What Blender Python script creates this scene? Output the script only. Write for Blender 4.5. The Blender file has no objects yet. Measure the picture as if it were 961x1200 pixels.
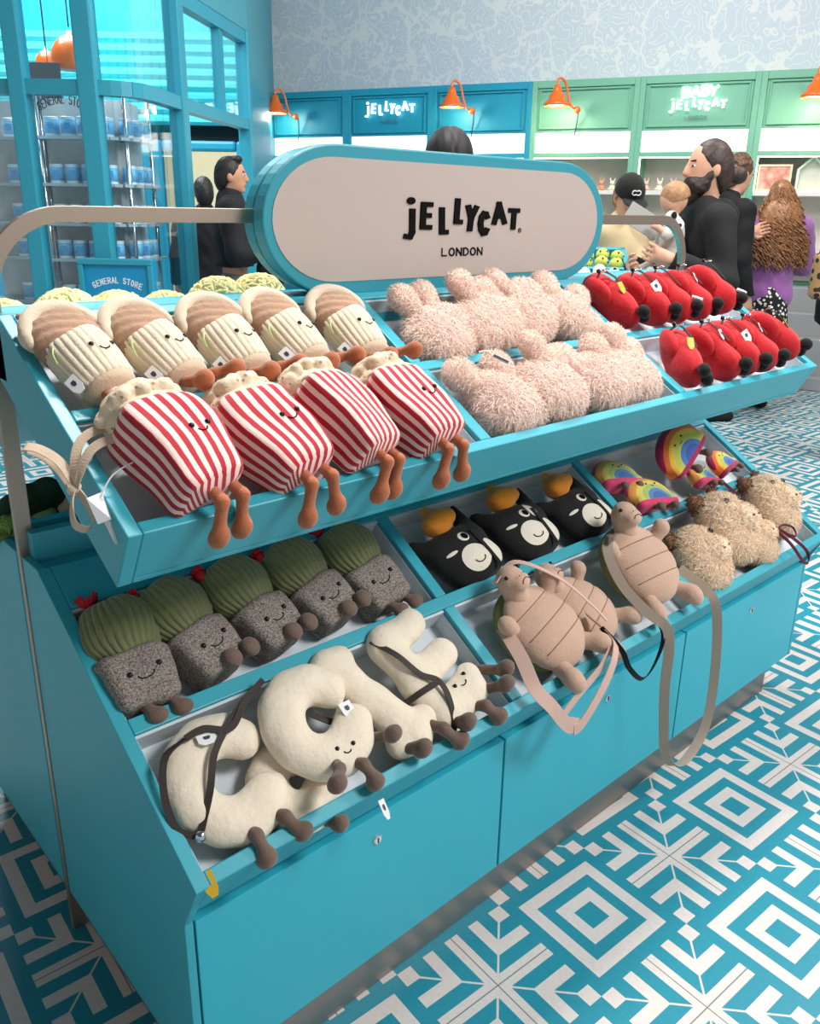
import bpy, math, random
import numpy as np
from mathutils import Matrix, Vector
from mathutils.bvhtree import BVHTree
random.seed(7); rng = np.random.default_rng(7)
PI = math.pi
SC = bpy.context.scene; COL = SC.collection

# ------------------------------------------------------------ materials
def lin(c):
    return tuple(((v/255)/12.92 if v/255 <= .04045 else (((v/255)+.055)/1.055)**2.4) for v in c) + (1,)
MATS = {}
def mat(name, col, rough=.6, var=0, vs=8, bump=0, bs=60, metal=0, sheen=0, spec=.5, emit=0, coat=0):
    if name in MATS: return MATS[name]
    m = bpy.data.materials.new(name); m.use_nodes = True; nt = m.node_tree; N = nt.nodes; L = nt.links
    b = N['Principled BSDF']; c = lin(col)
    b.inputs['Base Color'].default_value = c; b.inputs['Roughness'].default_value = rough
    b.inputs['Metallic'].default_value = metal; b.inputs['Specular IOR Level'].default_value = spec
    if sheen: b.inputs['Sheen Weight'].default_value = sheen; b.inputs['Sheen Roughness'].default_value = .5
    if coat: b.inputs['Coat Weight'].default_value = coat; b.inputs['Coat Roughness'].default_value = .08
    if emit:
        b.inputs['Emission Color'].default_value = c; b.inputs['Emission Strength'].default_value = emit
    tc = N.new('ShaderNodeTexCoord')
    if var:
        n = N.new('ShaderNodeTexNoise'); n.inputs['Scale'].default_value = vs; n.inputs['Detail'].default_value = 4
        L.new(tc.outputs['Object'], n.inputs['Vector'])
        r = N.new('ShaderNodeValToRGB'); e = r.color_ramp.elements
        e[0].position = .3; e[1].position = .7
        e[0].color = tuple(max(0, x*(1-var)) for x in c[:3])+(1,); e[1].color = tuple(min(1, x*(1+var)) for x in c[:3])+(1,)
        L.new(n.outputs['Fac'], r.inputs['Fac']); L.new(r.outputs['Color'], b.inputs['Base Color'])
    if bump:
        n2 = N.new('ShaderNodeTexNoise'); n2.inputs['Scale'].default_value = bs; n2.inputs['Detail'].default_value = 5
        L.new(tc.outputs['Object'], n2.inputs['Vector'])
        bp = N.new('ShaderNodeBump'); bp.inputs['Strength'].default_value = bump; bp.inputs['Distance'].default_value = .004
        L.new(n2.outputs['Fac'], bp.inputs['Height']); L.new(bp.outputs['Normal'], b.inputs['Normal'])
    MATS[name] = m; return m
class NB:      # tiny node helper
    def __init__(s, m): s.m = m; s.nt = m.node_tree; s.N = s.nt.nodes; s.L = s.nt.links; s.b = s.N['Principled BSDF']
    def math(s, op, a, b=None, clamp=False):
        n = s.N.new('ShaderNodeMath'); n.operation = op; n.use_clamp = clamp
        for i, v in enumerate((a, b)):
            if v is None: continue
            if isinstance(v, (int, float)): n.inputs[i].default_value = v
            else: s.L.new(v, n.inputs[i])
        return n.outputs[0]
    def lt(s, a, b): return s.math('LESS_THAN', a, b)
    def gt(s, a, b): return s.math('GREATER_THAN', a, b)
    def And(s, *a):
        r = a[0]
        for x in a[1:]: r = s.math('MULTIPLY', r, x)
        return r
    def Or(s, *a):
        r = a[0]
        for x in a[1:]: r = s.math('MAXIMUM', r, x)
        return r
    def mix(s, f, c1, c2):
        n = s.N.new('ShaderNodeMix'); n.data_type = 'RGBA'
        s.L.new(f, n.inputs[0])
        for i, v in ((6, c1), (7, c2)):
            if isinstance(v, tuple): n.inputs[i].default_value = v
            else: s.L.new(v, n.inputs[i])
        return n.outputs[2]
    def xyz(s, out='Object'):
        tc = s.N.new('ShaderNodeTexCoord'); sp = s.N.new('ShaderNodeSeparateXYZ'); s.L.new(tc.outputs[out], sp.inputs[0]); return sp.outputs, tc
def floor_mat():
    m = mat('floor_tile', (30,140,160), .38); k = NB(m); o, tc = k.xyz('Object')
    S = .29486; th = -.06; ox, oy = .5873, -.722
    px = k.math('SUBTRACT', o[0], ox); py = k.math('SUBTRACT', o[1], oy)
    c, s_ = math.cos(-th)/S, math.sin(-th)/S
    x = k.math('SUBTRACT', k.math('MULTIPLY', px, c), k.math('MULTIPLY', py, s_))
    y = k.math('ADD', k.math('MULTIPLY', px, s_), k.math('MULTIPLY', py, c))
    ix = k.math('FLOOR', k.math('ADD', x, .5)); iy = k.math('FLOOR', k.math('ADD', y, .5))
    a = k.math('ABSOLUTE', k.math('SUBTRACT', x, ix)); b = k.math('ABSOLUTE', k.math('SUBTRACT', y, iy))
    par = k.gt(k.math('ABSOLUTE', k.math('MODULO', k.math('ADD', ix, iy), 2.)), .5)   # 1 = diamond cell
    mx = k.math('MAXIMUM', a, b); mn = k.math('MINIMUM', a, b)
    arm = k.And(k.lt(mn, .062), k.lt(mx, .503))
    chev = k.And(k.gt(mn, .172), k.lt(mn, .268), k.lt(mx, .503))
    dg = k.And(k.lt(k.math('ABSOLUTE', k.math('SUBTRACT', a, b)), .011), k.lt(mn, .39))
    sq = k.gt(mn, .38)
    cross = k.Or(arm, chev, dg, sq)
    ring = k.Or(k.And(k.gt(mx, .293), k.lt(mx, .395)), k.And(k.gt(mx, .095), k.lt(mx, .195)))
    w = k.math('ADD', k.math('MULTIPLY', cross, k.math('SUBTRACT', 1., par)), k.math('MULTIPLY', ring, par))
    gr = k.And(k.lt(mn, .0045), k.math('SUBTRACT', 1., par))
    n = k.N.new('ShaderNodeTexNoise'); n.inputs['Scale'].default_value = 90; k.L.new(tc.outputs['Object'], n.inputs['Vector'])
    teal = k.mix(n.outputs['Fac'], lin((22,128,148)), lin((32,142,162)))
    white = k.mix(n.outputs['Fac'], lin((204,194,190)), lin((222,213,208)))
    col = k.mix(w, teal, white); col = k.mix(gr, col, lin((120,122,122)))
    k.L.new(col, k.b.inputs['Base Color'])
    return m
FLOOR = floor_mat()
TEAL = mat('teal_paint', (54,166,184), .42, var=.03, vs=3)
TEALD = mat('teal_door_paint', (50,176,196), .38, var=.02, vs=2)
TEALW = mat('teal_wall_paint', (30,150,180), .5, var=.03, vs=2)
MINT = mat('mint_wall_paint', (118,182,154), .5, var=.03, vs=2)
LINER = mat('pale_liner', (205,214,220), .6, var=.04, vs=12)
STEEL = mat('brushed_steel', (176,160,146), .42, metal=1, bump=.05, bs=200)
TOE = mat('steel_kick', (150,146,142), .42, metal=.9, bump=.05, bs=150)
DARK = mat('dark_gap', (20,36,42), .8)
BLK = mat('black_plastic', (12,12,12), .25)
SEAM = mat('dark_thread', (60,40,34), .8)
CHROME = mat('chrome', (215,215,218), .15, metal=1)
WHITEP = mat('white_card', (236,236,238), .5)
BLKFELT = mat('black_ink', (10,9,9), .9, spec=.15)

# ------------------------------------------------------------ mesh tools
def tag(o, label, cat, group=None, kind=None):
    if label: o['label'] = label
    if cat: o['category'] = cat
    if group: o['group'] = group
    if kind: o['kind'] = kind
    return o
def struct(o): o['kind'] = 'structure'; return o
def mobj(name, V, F, m, parent=None, smooth=False, uv=None, bevel=0, mats=None, fm=None):
    me = bpy.data.meshes.new(name); me.from_pydata([tuple(v) for v in V], [], [tuple(int(i) for i in f) for f in F])
    for mm in (mats or [m]): me.materials.append(mm)
    if fm is not None: me.polygons.foreach_set('material_index', fm)
    if smooth: me.polygons.foreach_set('use_smooth', [True]*len(me.polygons))
    if uv is not None:
        l = me.uv_layers.new(name='UVMap')
        idx = np.empty(len(me.loops), int); me.loops.foreach_get('vertex_index', idx)
        l.data.foreach_set('uv', np.asarray(uv, float)[idx].ravel())
    me.update()
    o = bpy.data.objects.new(name, me); COL.objects.link(o)
    if parent: o.parent = parent
    if bevel:
        b = o.modifiers.new('bevel', 'BEVEL'); b.width = bevel; b.segments = 2; b.limit_method = 'ANGLE'
    return o
def empty(name, loc=(0,0,0), rz=0, label=None, cat=None, group=None):
    o = bpy.data.objects.new(name, None); COL.objects.link(o); o.location = loc; o.rotation_euler = (0,0,rz)
    o.empty_display_size = .05
    return tag(o, label, cat, group)
class MB:
    def __init__(s): s.V = []; s.F = []
    def add(s, V, F):
        k = len(s.V); s.V += [tuple(v) for v in V]; s.F += [tuple(i+k for i in f) for f in F]; return s
    def box(s, x0, x1, y0, y1, z0, z1, M=None):
        V = [(x,y,z) for x in (x0,x1) for y in (y0,y1) for z in (z0,z1)]
        if M is not None: V = [tuple(M @ Vector(v)) for v in V]
        return s.add(V, [(0,1,3,2),(4,6,7,5),(0,4,5,1),(2,3,7,6),(0,2,6,4),(1,5,7,3)])
    def prism(s, prof, x0, x1, M=None):      # profile of (y,z), counter-clockwise seen from +x
        n = len(prof); V = [(x0,y,z) for y,z in prof]+[(x1,y,z) for y,z in prof]
        if M is not None: V = [tuple(M @ Vector(v)) for v in V]
        return s.add(V, [tuple(range(n))[::-1], tuple(range(n,2*n))]+[(i,(i+1)%n,n+(i+1)%n,n+i) for i in range(n)])
    def tube(s, pts, r, seg=8, closed=False, cap=True, flat=None):
        P = [Vector(p) for p in pts]; n = len(P); rs = r if isinstance(r, (list, tuple)) else [r]*n
        k = len(s.V); up = None
        for i, p in enumerate(P):
            t = (P[(i+1) % n]-P[i-1]) if closed else (P[min(i+1,n-1)]-P[max(i-1,0)])
            t.normalize() if t.length > 1e-9 else None
            if up is None: up = t.orthogonal().normalized()
            up = (up - t*up.dot(t)); up = up.normalized() if up.length > 1e-6 else t.orthogonal().normalized()
            sd = t.cross(up)
            for j in range(seg):
                a = 2*PI*j/seg; s.V.append(tuple(p+up*(math.cos(a)*rs[i])+sd*(math.sin(a)*rs[i])))
        for i in range(n if closed else n-1):
            for j in range(seg):
                a = k+i*seg+j; b = k+i*seg+(j+1) % seg; c = k+((i+1) % n)*seg+(j+1) % seg; d = k+((i+1) % n)*seg+j
                s.F.append((a,b,c,d))
        if cap and not closed:
            s.F.append(tuple(k+j for j in range(seg))[::-1]); s.F.append(tuple(k+(n-1)*seg+j for j in range(seg)))
        return s
    def ball(s, c, r, seg=12, rings=8, M=None):
        r = r if isinstance(r, (tuple, list)) else (r,r,r); k = len(s.V)
        for i in range(1, rings):
            t = PI*i/rings
            for j in range(seg):
                a = 2*PI*j/seg; s.V.append((c[0]+r[0]*math.sin(t)*math.cos(a), c[1]+r[1]*math.sin(t)*math.sin(a), c[2]+r[2]*math.cos(t)))
        T = len(s.V); s.V.append((c[0],c[1],c[2]+r[2])); s.V.append((c[0],c[1],c[2]-r[2]))
        for i in range(rings-2):
            for j in range(seg):
                s.F.append((k+i*seg+j, k+(i+1)*seg+j, k+(i+1)*seg+(j+1) % seg, k+i*seg+(j+1) % seg))
        for j in range(seg):
            s.F.append((T, k+j, k+(j+1) % seg)); s.F.append((T+1, k+(rings-2)*seg+(j+1) % seg, k+(rings-2)*seg+j))
        if M is not None:
            for q in range(k, len(s.V)): s.V[q] = tuple(M @ Vector(s.V[q]))
        return s
    def lathe(s, prof, seg=32, c=(0,0,0), axis='z', rib=None):   # prof (r,h)
        k = len(s.V); n = len(prof)
        for i, (r, h) in enumerate(prof):
            for j in range(seg):
                a = 2*PI*j/seg; rr = r*(rib(a, i) if rib else 1)
                x, y = rr*math.cos(a), rr*math.sin(a)
                s.V.append((c[0]+x, c[1]+y, c[2]+h) if axis == 'z' else (c[0]+x, c[1]+h, c[2]-y))
        for i in range(n-1):
            for j in range(seg): s.F.append((k+i*seg+j, k+i*seg+(j+1) % seg, k+(i+1)*seg+(j+1) % seg, k+(i+1)*seg+j))
        s.F.append(tuple(k+j for j in range(seg))[::-1]); s.F.append(tuple(k+(n-1)*seg+j for j in range(seg)))
        return s
    def build(s, name, m, parent=None, smooth=False, bevel=0): return mobj(name, s.V, s.F, m, parent, smooth, bevel=bevel)
def spline(pts, n=8):
    P = [Vector(p) for p in pts]; out = []
    for i in range(len(P)-1):
        p0 = P[max(i-1,0)]; p1 = P[i]; p2 = P[i+1]; p3 = P[min(i+2,len(P)-1)]
        for j in range(n):
            t = j/n; out.append(.5*((2*p1)+(p2-p0)*t+(2*p0-5*p1+4*p2-p3)*t*t+(3*p1-p0-3*p2+p3)*t**3))
    out.append(P[-1]); return out
def ribbon(pts, w, th=.002, side=None, n=8, twist=0):
    """flat strap along a spline; side = direction across the strap"""
    P = spline(pts, n); mb = MB(); k = 0; prev = None; N = len(P)
    for i, p in enumerate(P):
        t = (P[min(i+1,N-1)]-P[max(i-1,0)]).normalized()
        if side is not None: sd = Vector(side)
        else: sd = prev or t.orthogonal()
        sd = sd-t*sd.dot(t)
        if sd.length < .25 and prev is not None: sd = prev-t*prev.dot(t)
        sd.normalize(); prev = sd.copy()
        if twist: sd = Matrix.Rotation(twist*i/N, 3, t) @ sd
        nn = t.cross(sd)
        mb.V += [tuple(p+sd*w/2+nn*th/2), tuple(p-sd*w/2+nn*th/2), tuple(p-sd*w/2-nn*th/2), tuple(p+sd*w/2-nn*th/2)]
    for i in range(N-1):
        for j in range(4): mb.F.append((i*4+j, i*4+(j+1) % 4, (i+1)*4+(j+1) % 4, (i+1)*4+j))
    mb.F.append((3,2,1,0)); mb.F.append(tuple((N-1)*4+j for j in range(4)))
    return mb
# smooth-union implicit surfaces
def _ell(P, c, r, R=None):
    q = P-np.array(c, np.float32)
    if R is not None: q = q @ np.array(R, np.float32)
    r = np.array(r, np.float32); k0 = np.linalg.norm(q/r, axis=-1); k1 = np.linalg.norm(q/(r*r), axis=-1)+1e-9
    return k0*(k0-1)/k1
def _cap(P, a, b, ra, rb):
    a = np.array(a, np.float32); b = np.array(b, np.float32); pa = P-a; ba = b-a
    h = np.clip((pa@ba)/max(float(ba@ba), 1e-9), 0, 1)
    return np.linalg.norm(pa-ba*h[..., None], axis=-1)-(ra+(rb-ra)*h)
def _box(P, c, hs, rd):
    q = np.abs(P-np.array(c, np.float32))-(np.array(hs, np.float32)-rd)
    return np.linalg.norm(np.maximum(q, 0), axis=-1)+np.minimum(q.max(-1), 0)-rd
def sdf(prims, h, grow=0, k=.02, pad=.02, post=None):
    lo = np.full(3, 1e9); hi = -lo
    for p in prims:
        if p[0] == 'e': c = np.array(p[1]); r = max(p[2]); pts = (c-r, c+r)
        elif p[0] == 'c': a, b = np.array(p[1]), np.array(p[2]); r = max(p[3], p[4]); pts = (np.minimum(a, b)-r, np.maximum(a, b)+r)
        else: c = np.array(p[1]); r = np.array(p[2]); pts = (c-r, c+r)
        lo = np.minimum(lo, pts[0]); hi = np.maximum(hi, pts[1])
    lo = lo-pad-grow-2*h; hi = hi+pad+grow+2*h
    ax = [np.arange(lo[i], hi[i]+h, h, dtype=np.float32) for i in range(3)]
    P = np.stack(np.meshgrid(*ax, indexing='ij'), -1)
    f = np.ones(P.shape[:3], np.float32); mg = grow+k+3*h
    for p in prims:
        if p[0] == 'e': r = max(p[2]); bl, bh = np.array(p[1])-r, np.array(p[1])+r
        elif p[0] == 'c': r = max(p[3], p[4]); bl, bh = np.minimum(p[1], p[2])-r, np.maximum(p[1], p[2])+r
        else: bl, bh = np.array(p[1])-np.array(p[2]), np.array(p[1])+np.array(p[2])
        sl = tuple(slice(max(0, int((bl[i]-mg-lo[i])/h)), int((bh[i]+mg-lo[i])/h)+2) for i in range(3))
        Q = P[sl]; g0 = f[sl]
        if p[0] == 'e': d = _ell(Q, p[1], p[2], p[3] if len(p) > 3 else None)
        elif p[0] == 'c': d = _cap(Q, *p[1:5])
        else: d = _box(Q, *p[1:4])
        k_ = .004 if isinstance(p[-1], str) else k
        hh = np.clip(.5+.5*(d-g0)/k_, 0, 1); f[sl] = d*(1-hh)+g0*hh-k_*hh*(1-hh)
    f = f-grow
    if post is not None: f = post(P, f)
    f = f.astype(np.float64); f[0] = f[-1] = 1; f[:,0] = f[:,-1] = 1; f[:,:,0] = f[:,:,-1] = 1
    s = f < 0; nx, ny, nz = f.shape
    acc = np.zeros((nx-1, ny-1, nz-1, 3)); cnt = np.zeros((nx-1, ny-1, nz-1))
    faces = []
    masks = []
    for d in range(3):
        sl0 = [slice(None)]*3; sl1 = [slice(None)]*3; sl0[d] = slice(0, -1); sl1[d] = slice(1, None)
        f0 = f[tuple(sl0)]; f1 = f[tuple(sl1)]; m = (f0 < 0) != (f1 < 0)
        t = np.where(m, f0/np.where(m, f0-f1, 1), 0)
        idx = np.stack(np.meshgrid(*[np.arange(q) for q in m.shape], indexing='ij'), -1).astype(float); idx[..., d] += t
        idx *= m[..., None]; masks.append((m, f0 < 0))
        o1, o2 = [q for q in range(3) if q != d]
        for a in (0, 1):
            for b in (0, 1):
                sl = [slice(None)]*3
                sl[o1] = slice(a, m.shape[o1]-1+a); sl[o2] = slice(b, m.shape[o2]-1+b)
                acc += idx[tuple(sl)]; cnt += m[tuple(sl)]
    mixed = cnt > 0; ids = np.full(mixed.shape, -1, int); ids[mixed] = np.arange(mixed.sum())
    V = acc[mixed]/cnt[mixed][:, None]*h+np.array([a[0] for a in ax])
    for d in range(3):
        m, neg = masks[d]; o1, o2 = [(1,2),(2,0),(0,1)][d]
        I = np.argwhere(m)
        I = I[(I[:, o1] > 0) & (I[:, o2] > 0)]; I = I[(I[:, o1] < ids.shape[o1]) & (I[:, o2] < ids.shape[o2])]
        def g(da, db):
            J = I.copy(); J[:, o1] -= da; J[:, o2] -= db; return ids[J[:,0], J[:,1], J[:,2]]
        q = np.stack([g(1,1), g(0,1), g(0,0), g(1,0)], 1)
        ng = neg[I[:,0], I[:,1], I[:,2]]
        q = np.where(ng[:, None], q, q[:, ::-1]); faces.append(q)
    F = np.concatenate(faces); F = F[(F >= 0).all(1)]
    return V, F
def blob(name, prims, m, parent=None, h=.006, k=.015, grow=0, post=None):
    V, F = sdf(prims, h, grow, k, post=post); return mobj(name, V, F, m, parent, True)
def fur(V, F, n, L, w, lean=.5, curl=.4, droop=(0,0,-.2)):
    """tufts: narrow bent blades standing on the surface, as extra geometry"""
    V = np.asarray(V, float); T = np.array([(f[0], f[i], f[i+1]) for f in F for i in range(1, len(f)-1)])
    A, B, C = V[T[:,0]], V[T[:,1]], V[T[:,2]]; N = np.cross(B-A, C-A); ar = np.linalg.norm(N, axis=1); N /= ar[:, None]+1e-12
    i = rng.choice(len(T), n, p=ar/ar.sum()); r1 = np.sqrt(rng.random(n))[:, None]; r2 = rng.random(n)[:, None]
    P = (1-r1)*A[i]+r1*(1-r2)*B[i]+r1*r2*C[i]; nn = N[i]
    tang = rng.normal(size=(n, 3)); tang -= nn*(tang*nn).sum(1)[:, None]; tang /= np.linalg.norm(tang, axis=1)[:, None]
    side = np.cross(nn, tang); le = L*(.6+.8*rng.random(n))[:, None]
    d1 = nn+tang*lean*rng.random(n)[:, None]; p1 = P+d1*le*.5; p2 = p1+(nn*(1-curl)+tang*(lean+curl)+side*rng.normal(size=(n,1))*.4+np.array(droop))*le*.5
    a = P+side*w*.5-nn*le*.1; b = P-side*w*.5-nn*le*.1; c = p1-side*w*.45; d = p1+side*w*.45
    VV = np.stack([a, b, c, d, p2], 1).reshape(-1, 3); k = np.arange(n)[:, None]*5
    q = np.concatenate([k, k+1, k+2, k+3], 1); t = np.concatenate([k+3, k+2, k+4], 1)
    return VV, [tuple(x) for x in q]+[tuple(x) for x in t]
def furry(name, prims, m, parent, n, L, w, h=.008, k=.02, **kw):
    V, F = sdf(prims, h, 0, k); FV, FF = fur(V, F, n, L, w, **kw); o = len(V)
    return mobj(name, np.concatenate([V, FV]), [tuple(f) for f in F]+[tuple(i+o for i in f) for f in FF], m, parent, True)
def hit(o, origin, d=(0,0,-1)):
    me = o.data; b = BVHTree.FromPolygons([v.co.copy() for v in me.vertices], [tuple(p.vertices) for p in me.polygons])
    r = b.ray_cast(Vector(origin), Vector(d)); return r[0] if r[0] is not None else Vector(origin)+Vector(d)*.1
def face_on(root, body, e1, e2, er=.0045, smile=.012, top=.2, down=False, drop=.008, mw=.0011):
    """two bead eyes and a stitched mouth laid on the front of a body"""
    for e in (e1, e2):
        p = hit(body, (e[0], e[1], top)); MB().ball(tuple(p), er, 10, 6).build('eye', BLK, root, True)
    c = ((e1[0]+e2[0])/2, (e1[1]+e2[1])/2-drop); dx = (e2[0]-e1[0]); dy = (e2[1]-e1[1]); l = math.hypot(dx, dy); ux, uy = dx/l, dy/l; pts = []
    for i in range(9):
        a = PI*(i/8); q = -math.cos(a)*smile; v = -math.sin(a)*smile*.6*(-1 if down else 1)
        x, y = c[0]+ux*q-uy*v, c[1]+uy*q+ux*v; p = hit(body, (x, y, top)); pts.append((x, y, p[2]+.0006))
    MB().tube(pts, mw, 5).build('mouth', BLKFELT, root, True)
def children(o): return [c for c in bpy.data.objects if c.parent == o]
KIDS = {}
def reg(o):       # remember the tree once so that copying is quick
    KIDS[o] = [(c, [(g) for g in children(c)]) for c in children(o)]; return o
def dup(root):
    r = root.copy(); COL.objects.link(r)
    for c, gs in KIDS[root]:
        cc = c.copy(); COL.objects.link(cc); cc.parent = r
        for g in gs:
            gg = g.copy(); COL.objects.link(gg); gg.parent = cc
    return r

# ------------------------------------------------------------ camera
cam = bpy.data.cameras.new('camera'); co = bpy.data.objects.new('camera', cam); COL.objects.link(co); SC.camera = co
fw = Vector((0.64330966, 0.69542053, -0.32022332)); rt = Vector((0.73799601, -0.67457462, 0.01763433)); up = Vector((0.20375125, 0.24766786, 0.94717794))
Mc = Matrix.Identity(4)
for i, v in enumerate((rt, up, -fw)):
    for j in range(3): Mc[j][i] = v[j]
Mc.translation = (-.43036, -1.54685, 1.5); co.matrix_world = Mc
cam.sensor_fit = 'VERTICAL'; cam.sensor_height = 36; cam.sensor_width = 36*961/1200; cam.lens = 978.96/1200*36
cam.shift_x = -6.7556/1200; cam.shift_y = -23.32/1200; cam.clip_start = .02

# ------------------------------------------------------------ lettering
GL = {'A': [[(0,0),(.5,1),(1,0)],[(.2,.33),(.8,.33)]], 'B': [[(0,0),(0,1),(.6,1),(.9,.88),(.9,.65),(.6,.54),(0,.54)],[(.6,.54),(1,.4),(1,.15),(.65,0),(0,0)]],
 'C': [[(.95,.82),(.75,.97),(.45,1),(.15,.82),(.02,.5),(.15,.18),(.45,0),(.75,.03),(.95,.18)]], 'D': [[(0,0),(0,1),(.5,1),(.88,.8),(1,.5),(.88,.2),(.5,0),(0,0)]],
 'E': [[(1,1),(0,1),(0,0),(1,0)],[(0,.52),(.85,.52)]], 'G': [[(.95,.82),(.75,.97),(.45,1),(.15,.82),(.02,.5),(.15,.18),(.45,0),(.8,.03),(.95,.2),(.95,.48),(.55,.48)]],
 'J': [[(.75,.8),(.75,.15),(.5,0),(.05,.02)]], 'L': [[(0,1),(0,0),(.9,0)]], 'N': [[(0,0),(0,1),(1,0),(1,1)]],
 'O': [[(.5+.5*math.cos(a*PI/8), .5+.5*math.sin(a*PI/8)) for a in range(17)]], 'R': [[(0,0),(0,1),(.65,1),(1,.86),(1,.64),(.65,.5),(0,.5)],[(.5,.5),(1,0)]],
 'S': [[(.95,.85),(.7,1),(.3,1),(.05,.85),(.05,.65),(.25,.54),(.75,.46),(.95,.33),(.95,.15),(.7,0),(.3,0),(.03,.15)]], 'T': [[(0,1),(1,1)],[(.5,1),(.5,0)]],
 'Y': [[(0,1),(.5,.5),(1,1)],[(.5,.5),(.5,0)]]}
def letters(mb, items, M, sw, th=.003):
    """items: (char, x, z, w, h, rot); strokes as flat bars standing on the local x-z plane, facing -y"""
    lay = 0
    for ch, x, z, w, h, *ro in items:
        ro = ro[0] if ro else 0
        for st in GL[ch]:
            P = [(px*w, pz*h) for px, pz in st]; c, s = math.cos(ro), math.sin(ro)
            P = [(x+px*c-pz*s, z+px*s+pz*c) for px, pz in P]
            for (ax, az), (bx, bz) in zip(P[:-1], P[1:]):
                l = math.hypot(bx-ax, bz-az) or 1e-6; nx, nz = -(bz-az)/l*sw/2, (bx-ax)/l*sw/2; ex, ez = (bx-ax)/l*sw*.42, (bz-az)/l*sw*.42
                q = [(ax-ex-nx, az-ez-nz), (bx+ex-nx, bz+ez-nz), (bx+ex+nx, bz+ez+nz), (ax-ex+nx, az-ez+nz)]
                lay += 1; tt = th+.00004*(lay % 23); V = [(a, 0, b) for a, b in q]+[(a, -tt, b) for a, b in q]
                mb.add([tuple(M @ Vector(v)) for v in V], [(0,1,2,3),(7,6,5,4),(0,4,5,1),(1,5,6,2),(2,6,7,3),(3,7,4,0)])
    return mb
LOGO = [('J',510,590,40,122,0),('E',557,558,36,90,-.03),('L',613,575,30,92,.02),('L',655,540,30,88,-.04),('Y',685,565,40,92,-.08),('C',730,580,38,86,0),('A',775,543,50,82,0.05),('T',826,560,42,78,-.02)]
def logo(mb, M, x0, z0, sx, sz, sw=13, dot=True):
    D = Matrix.Diagonal((sx, 1, sz, 1)); M = M @ Matrix.Translation((x0, 0, z0)) @ D
    letters(mb, [(c, x-510+sw*.5, 590-z+sw*.5, w-sw, h-sw, r) for c, x, z, w, h, r in LOGO], M, sw)
    c = (22, 124); V = []; rd = sw*.72
    for y in (0, -.003):
        for a in range(14): V.append(tuple(M @ Vector((c[0]+rd*math.cos(a*PI/7), y, c[1]+rd*math.sin(a*PI/7)))))
    mb.add(V, [tuple(range(14)), tuple(range(14,28))[::-1]]+[(i,(i+1)%14,14+(i+1)%14,14+i) for i in range(14)])
    return mb
def word(t, x0, z, w, h, gap): return [(c, x0+i*(w+gap), z, w, h, 0) for i, c in enumerate(t) if c != ' ']
# ------------------------------------------------------------ the room
def frame_matrix(o, x, y): 
    x = Vector(x).normalized(); y = Vector(y).normalized(); z = x.cross(y)
    M = Matrix.Identity(4)
    for i, v in enumerate((x, y, z)):
        for j in range(3): M[j][i] = v[j]
    M.translation = o; return M
WM = frame_matrix((6.72,4.54,0), (.3846,-.9231,0), (.9231,.3846,0))
def wbox(mb, *a): return mb.box(*a, M=WM)
fl = MB().add([(-8,-8,0),(14,-8,0),(14,14,0),(-8,14,0)], [(0,1,2,3)]).build('floor', FLOOR); struct(fl)
cl = MB().add([(-8,-8,5.4),(-8,14,5.4),(14,14,5.4),(14,-8,5.4)], [(0,1,2,3)]).build('ceiling', mat('ceiling_grey', (120,124,128), .9)); struct(cl)
def paper_mat():
    m = mat('doodle_wallpaper', (214,218,222), .7); k = NB(m); o, tc = k.xyz('Object')
    v = k.N.new('ShaderNodeTexVoronoi'); v.feature = 'DISTANCE_TO_EDGE'; v.inputs['Scale'].default_value = 3.2
    n = k.N.new('ShaderNodeTexNoise'); n.inputs['Scale'].default_value = 3.5; n.inputs['Detail'].default_value = 3
    k.L.new(tc.outputs['Object'], n.inputs['Vector'])
    mx = k.N.new('ShaderNodeMix'); mx.data_type = 'VECTOR'; mx.inputs[0].default_value = .35
    k.L.new(tc.outputs['Object'], mx.inputs[4]); k.L.new(n.outputs['Color'], mx.inputs[5]); k.L.new(mx.outputs[1], v.inputs['Vector'])
    w = k.N.new('ShaderNodeTexNoise'); w.inputs['Scale'].default_value = 5.5; w.inputs['Detail'].default_value = 1; k.L.new(tc.outputs['Object'], w.inputs['Vector'])
    ln = k.lt(k.math('ABSOLUTE', k.math('SUBTRACT', k.math('FRACT', k.math('MULTIPLY', w.outputs['Fac'], 9.)), .5)), .11)
    ed = k.lt(v.outputs['Distance'], .035)
    c = k.mix(k.Or(ed, ln), lin((204,214,224)), lin((226,228,230)))
    k.L.new(c, k.b.inputs['Base Color']); return m
wp = MB(); wbox(wp, -3.6, 5.5, .42, .5, 0, 5.4); o = wp.build('wall_back', paper_mat()); struct(o)
GREYN = mat('niche_grey', (214,204,196), .7, var=.05, vs=4)
LIGHTBOX = mat('lit_panel', (255,250,246), .5, emit=.8)
STRIP = mat('light_strip', (255,244,228), .5, emit=1.6)
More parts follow.
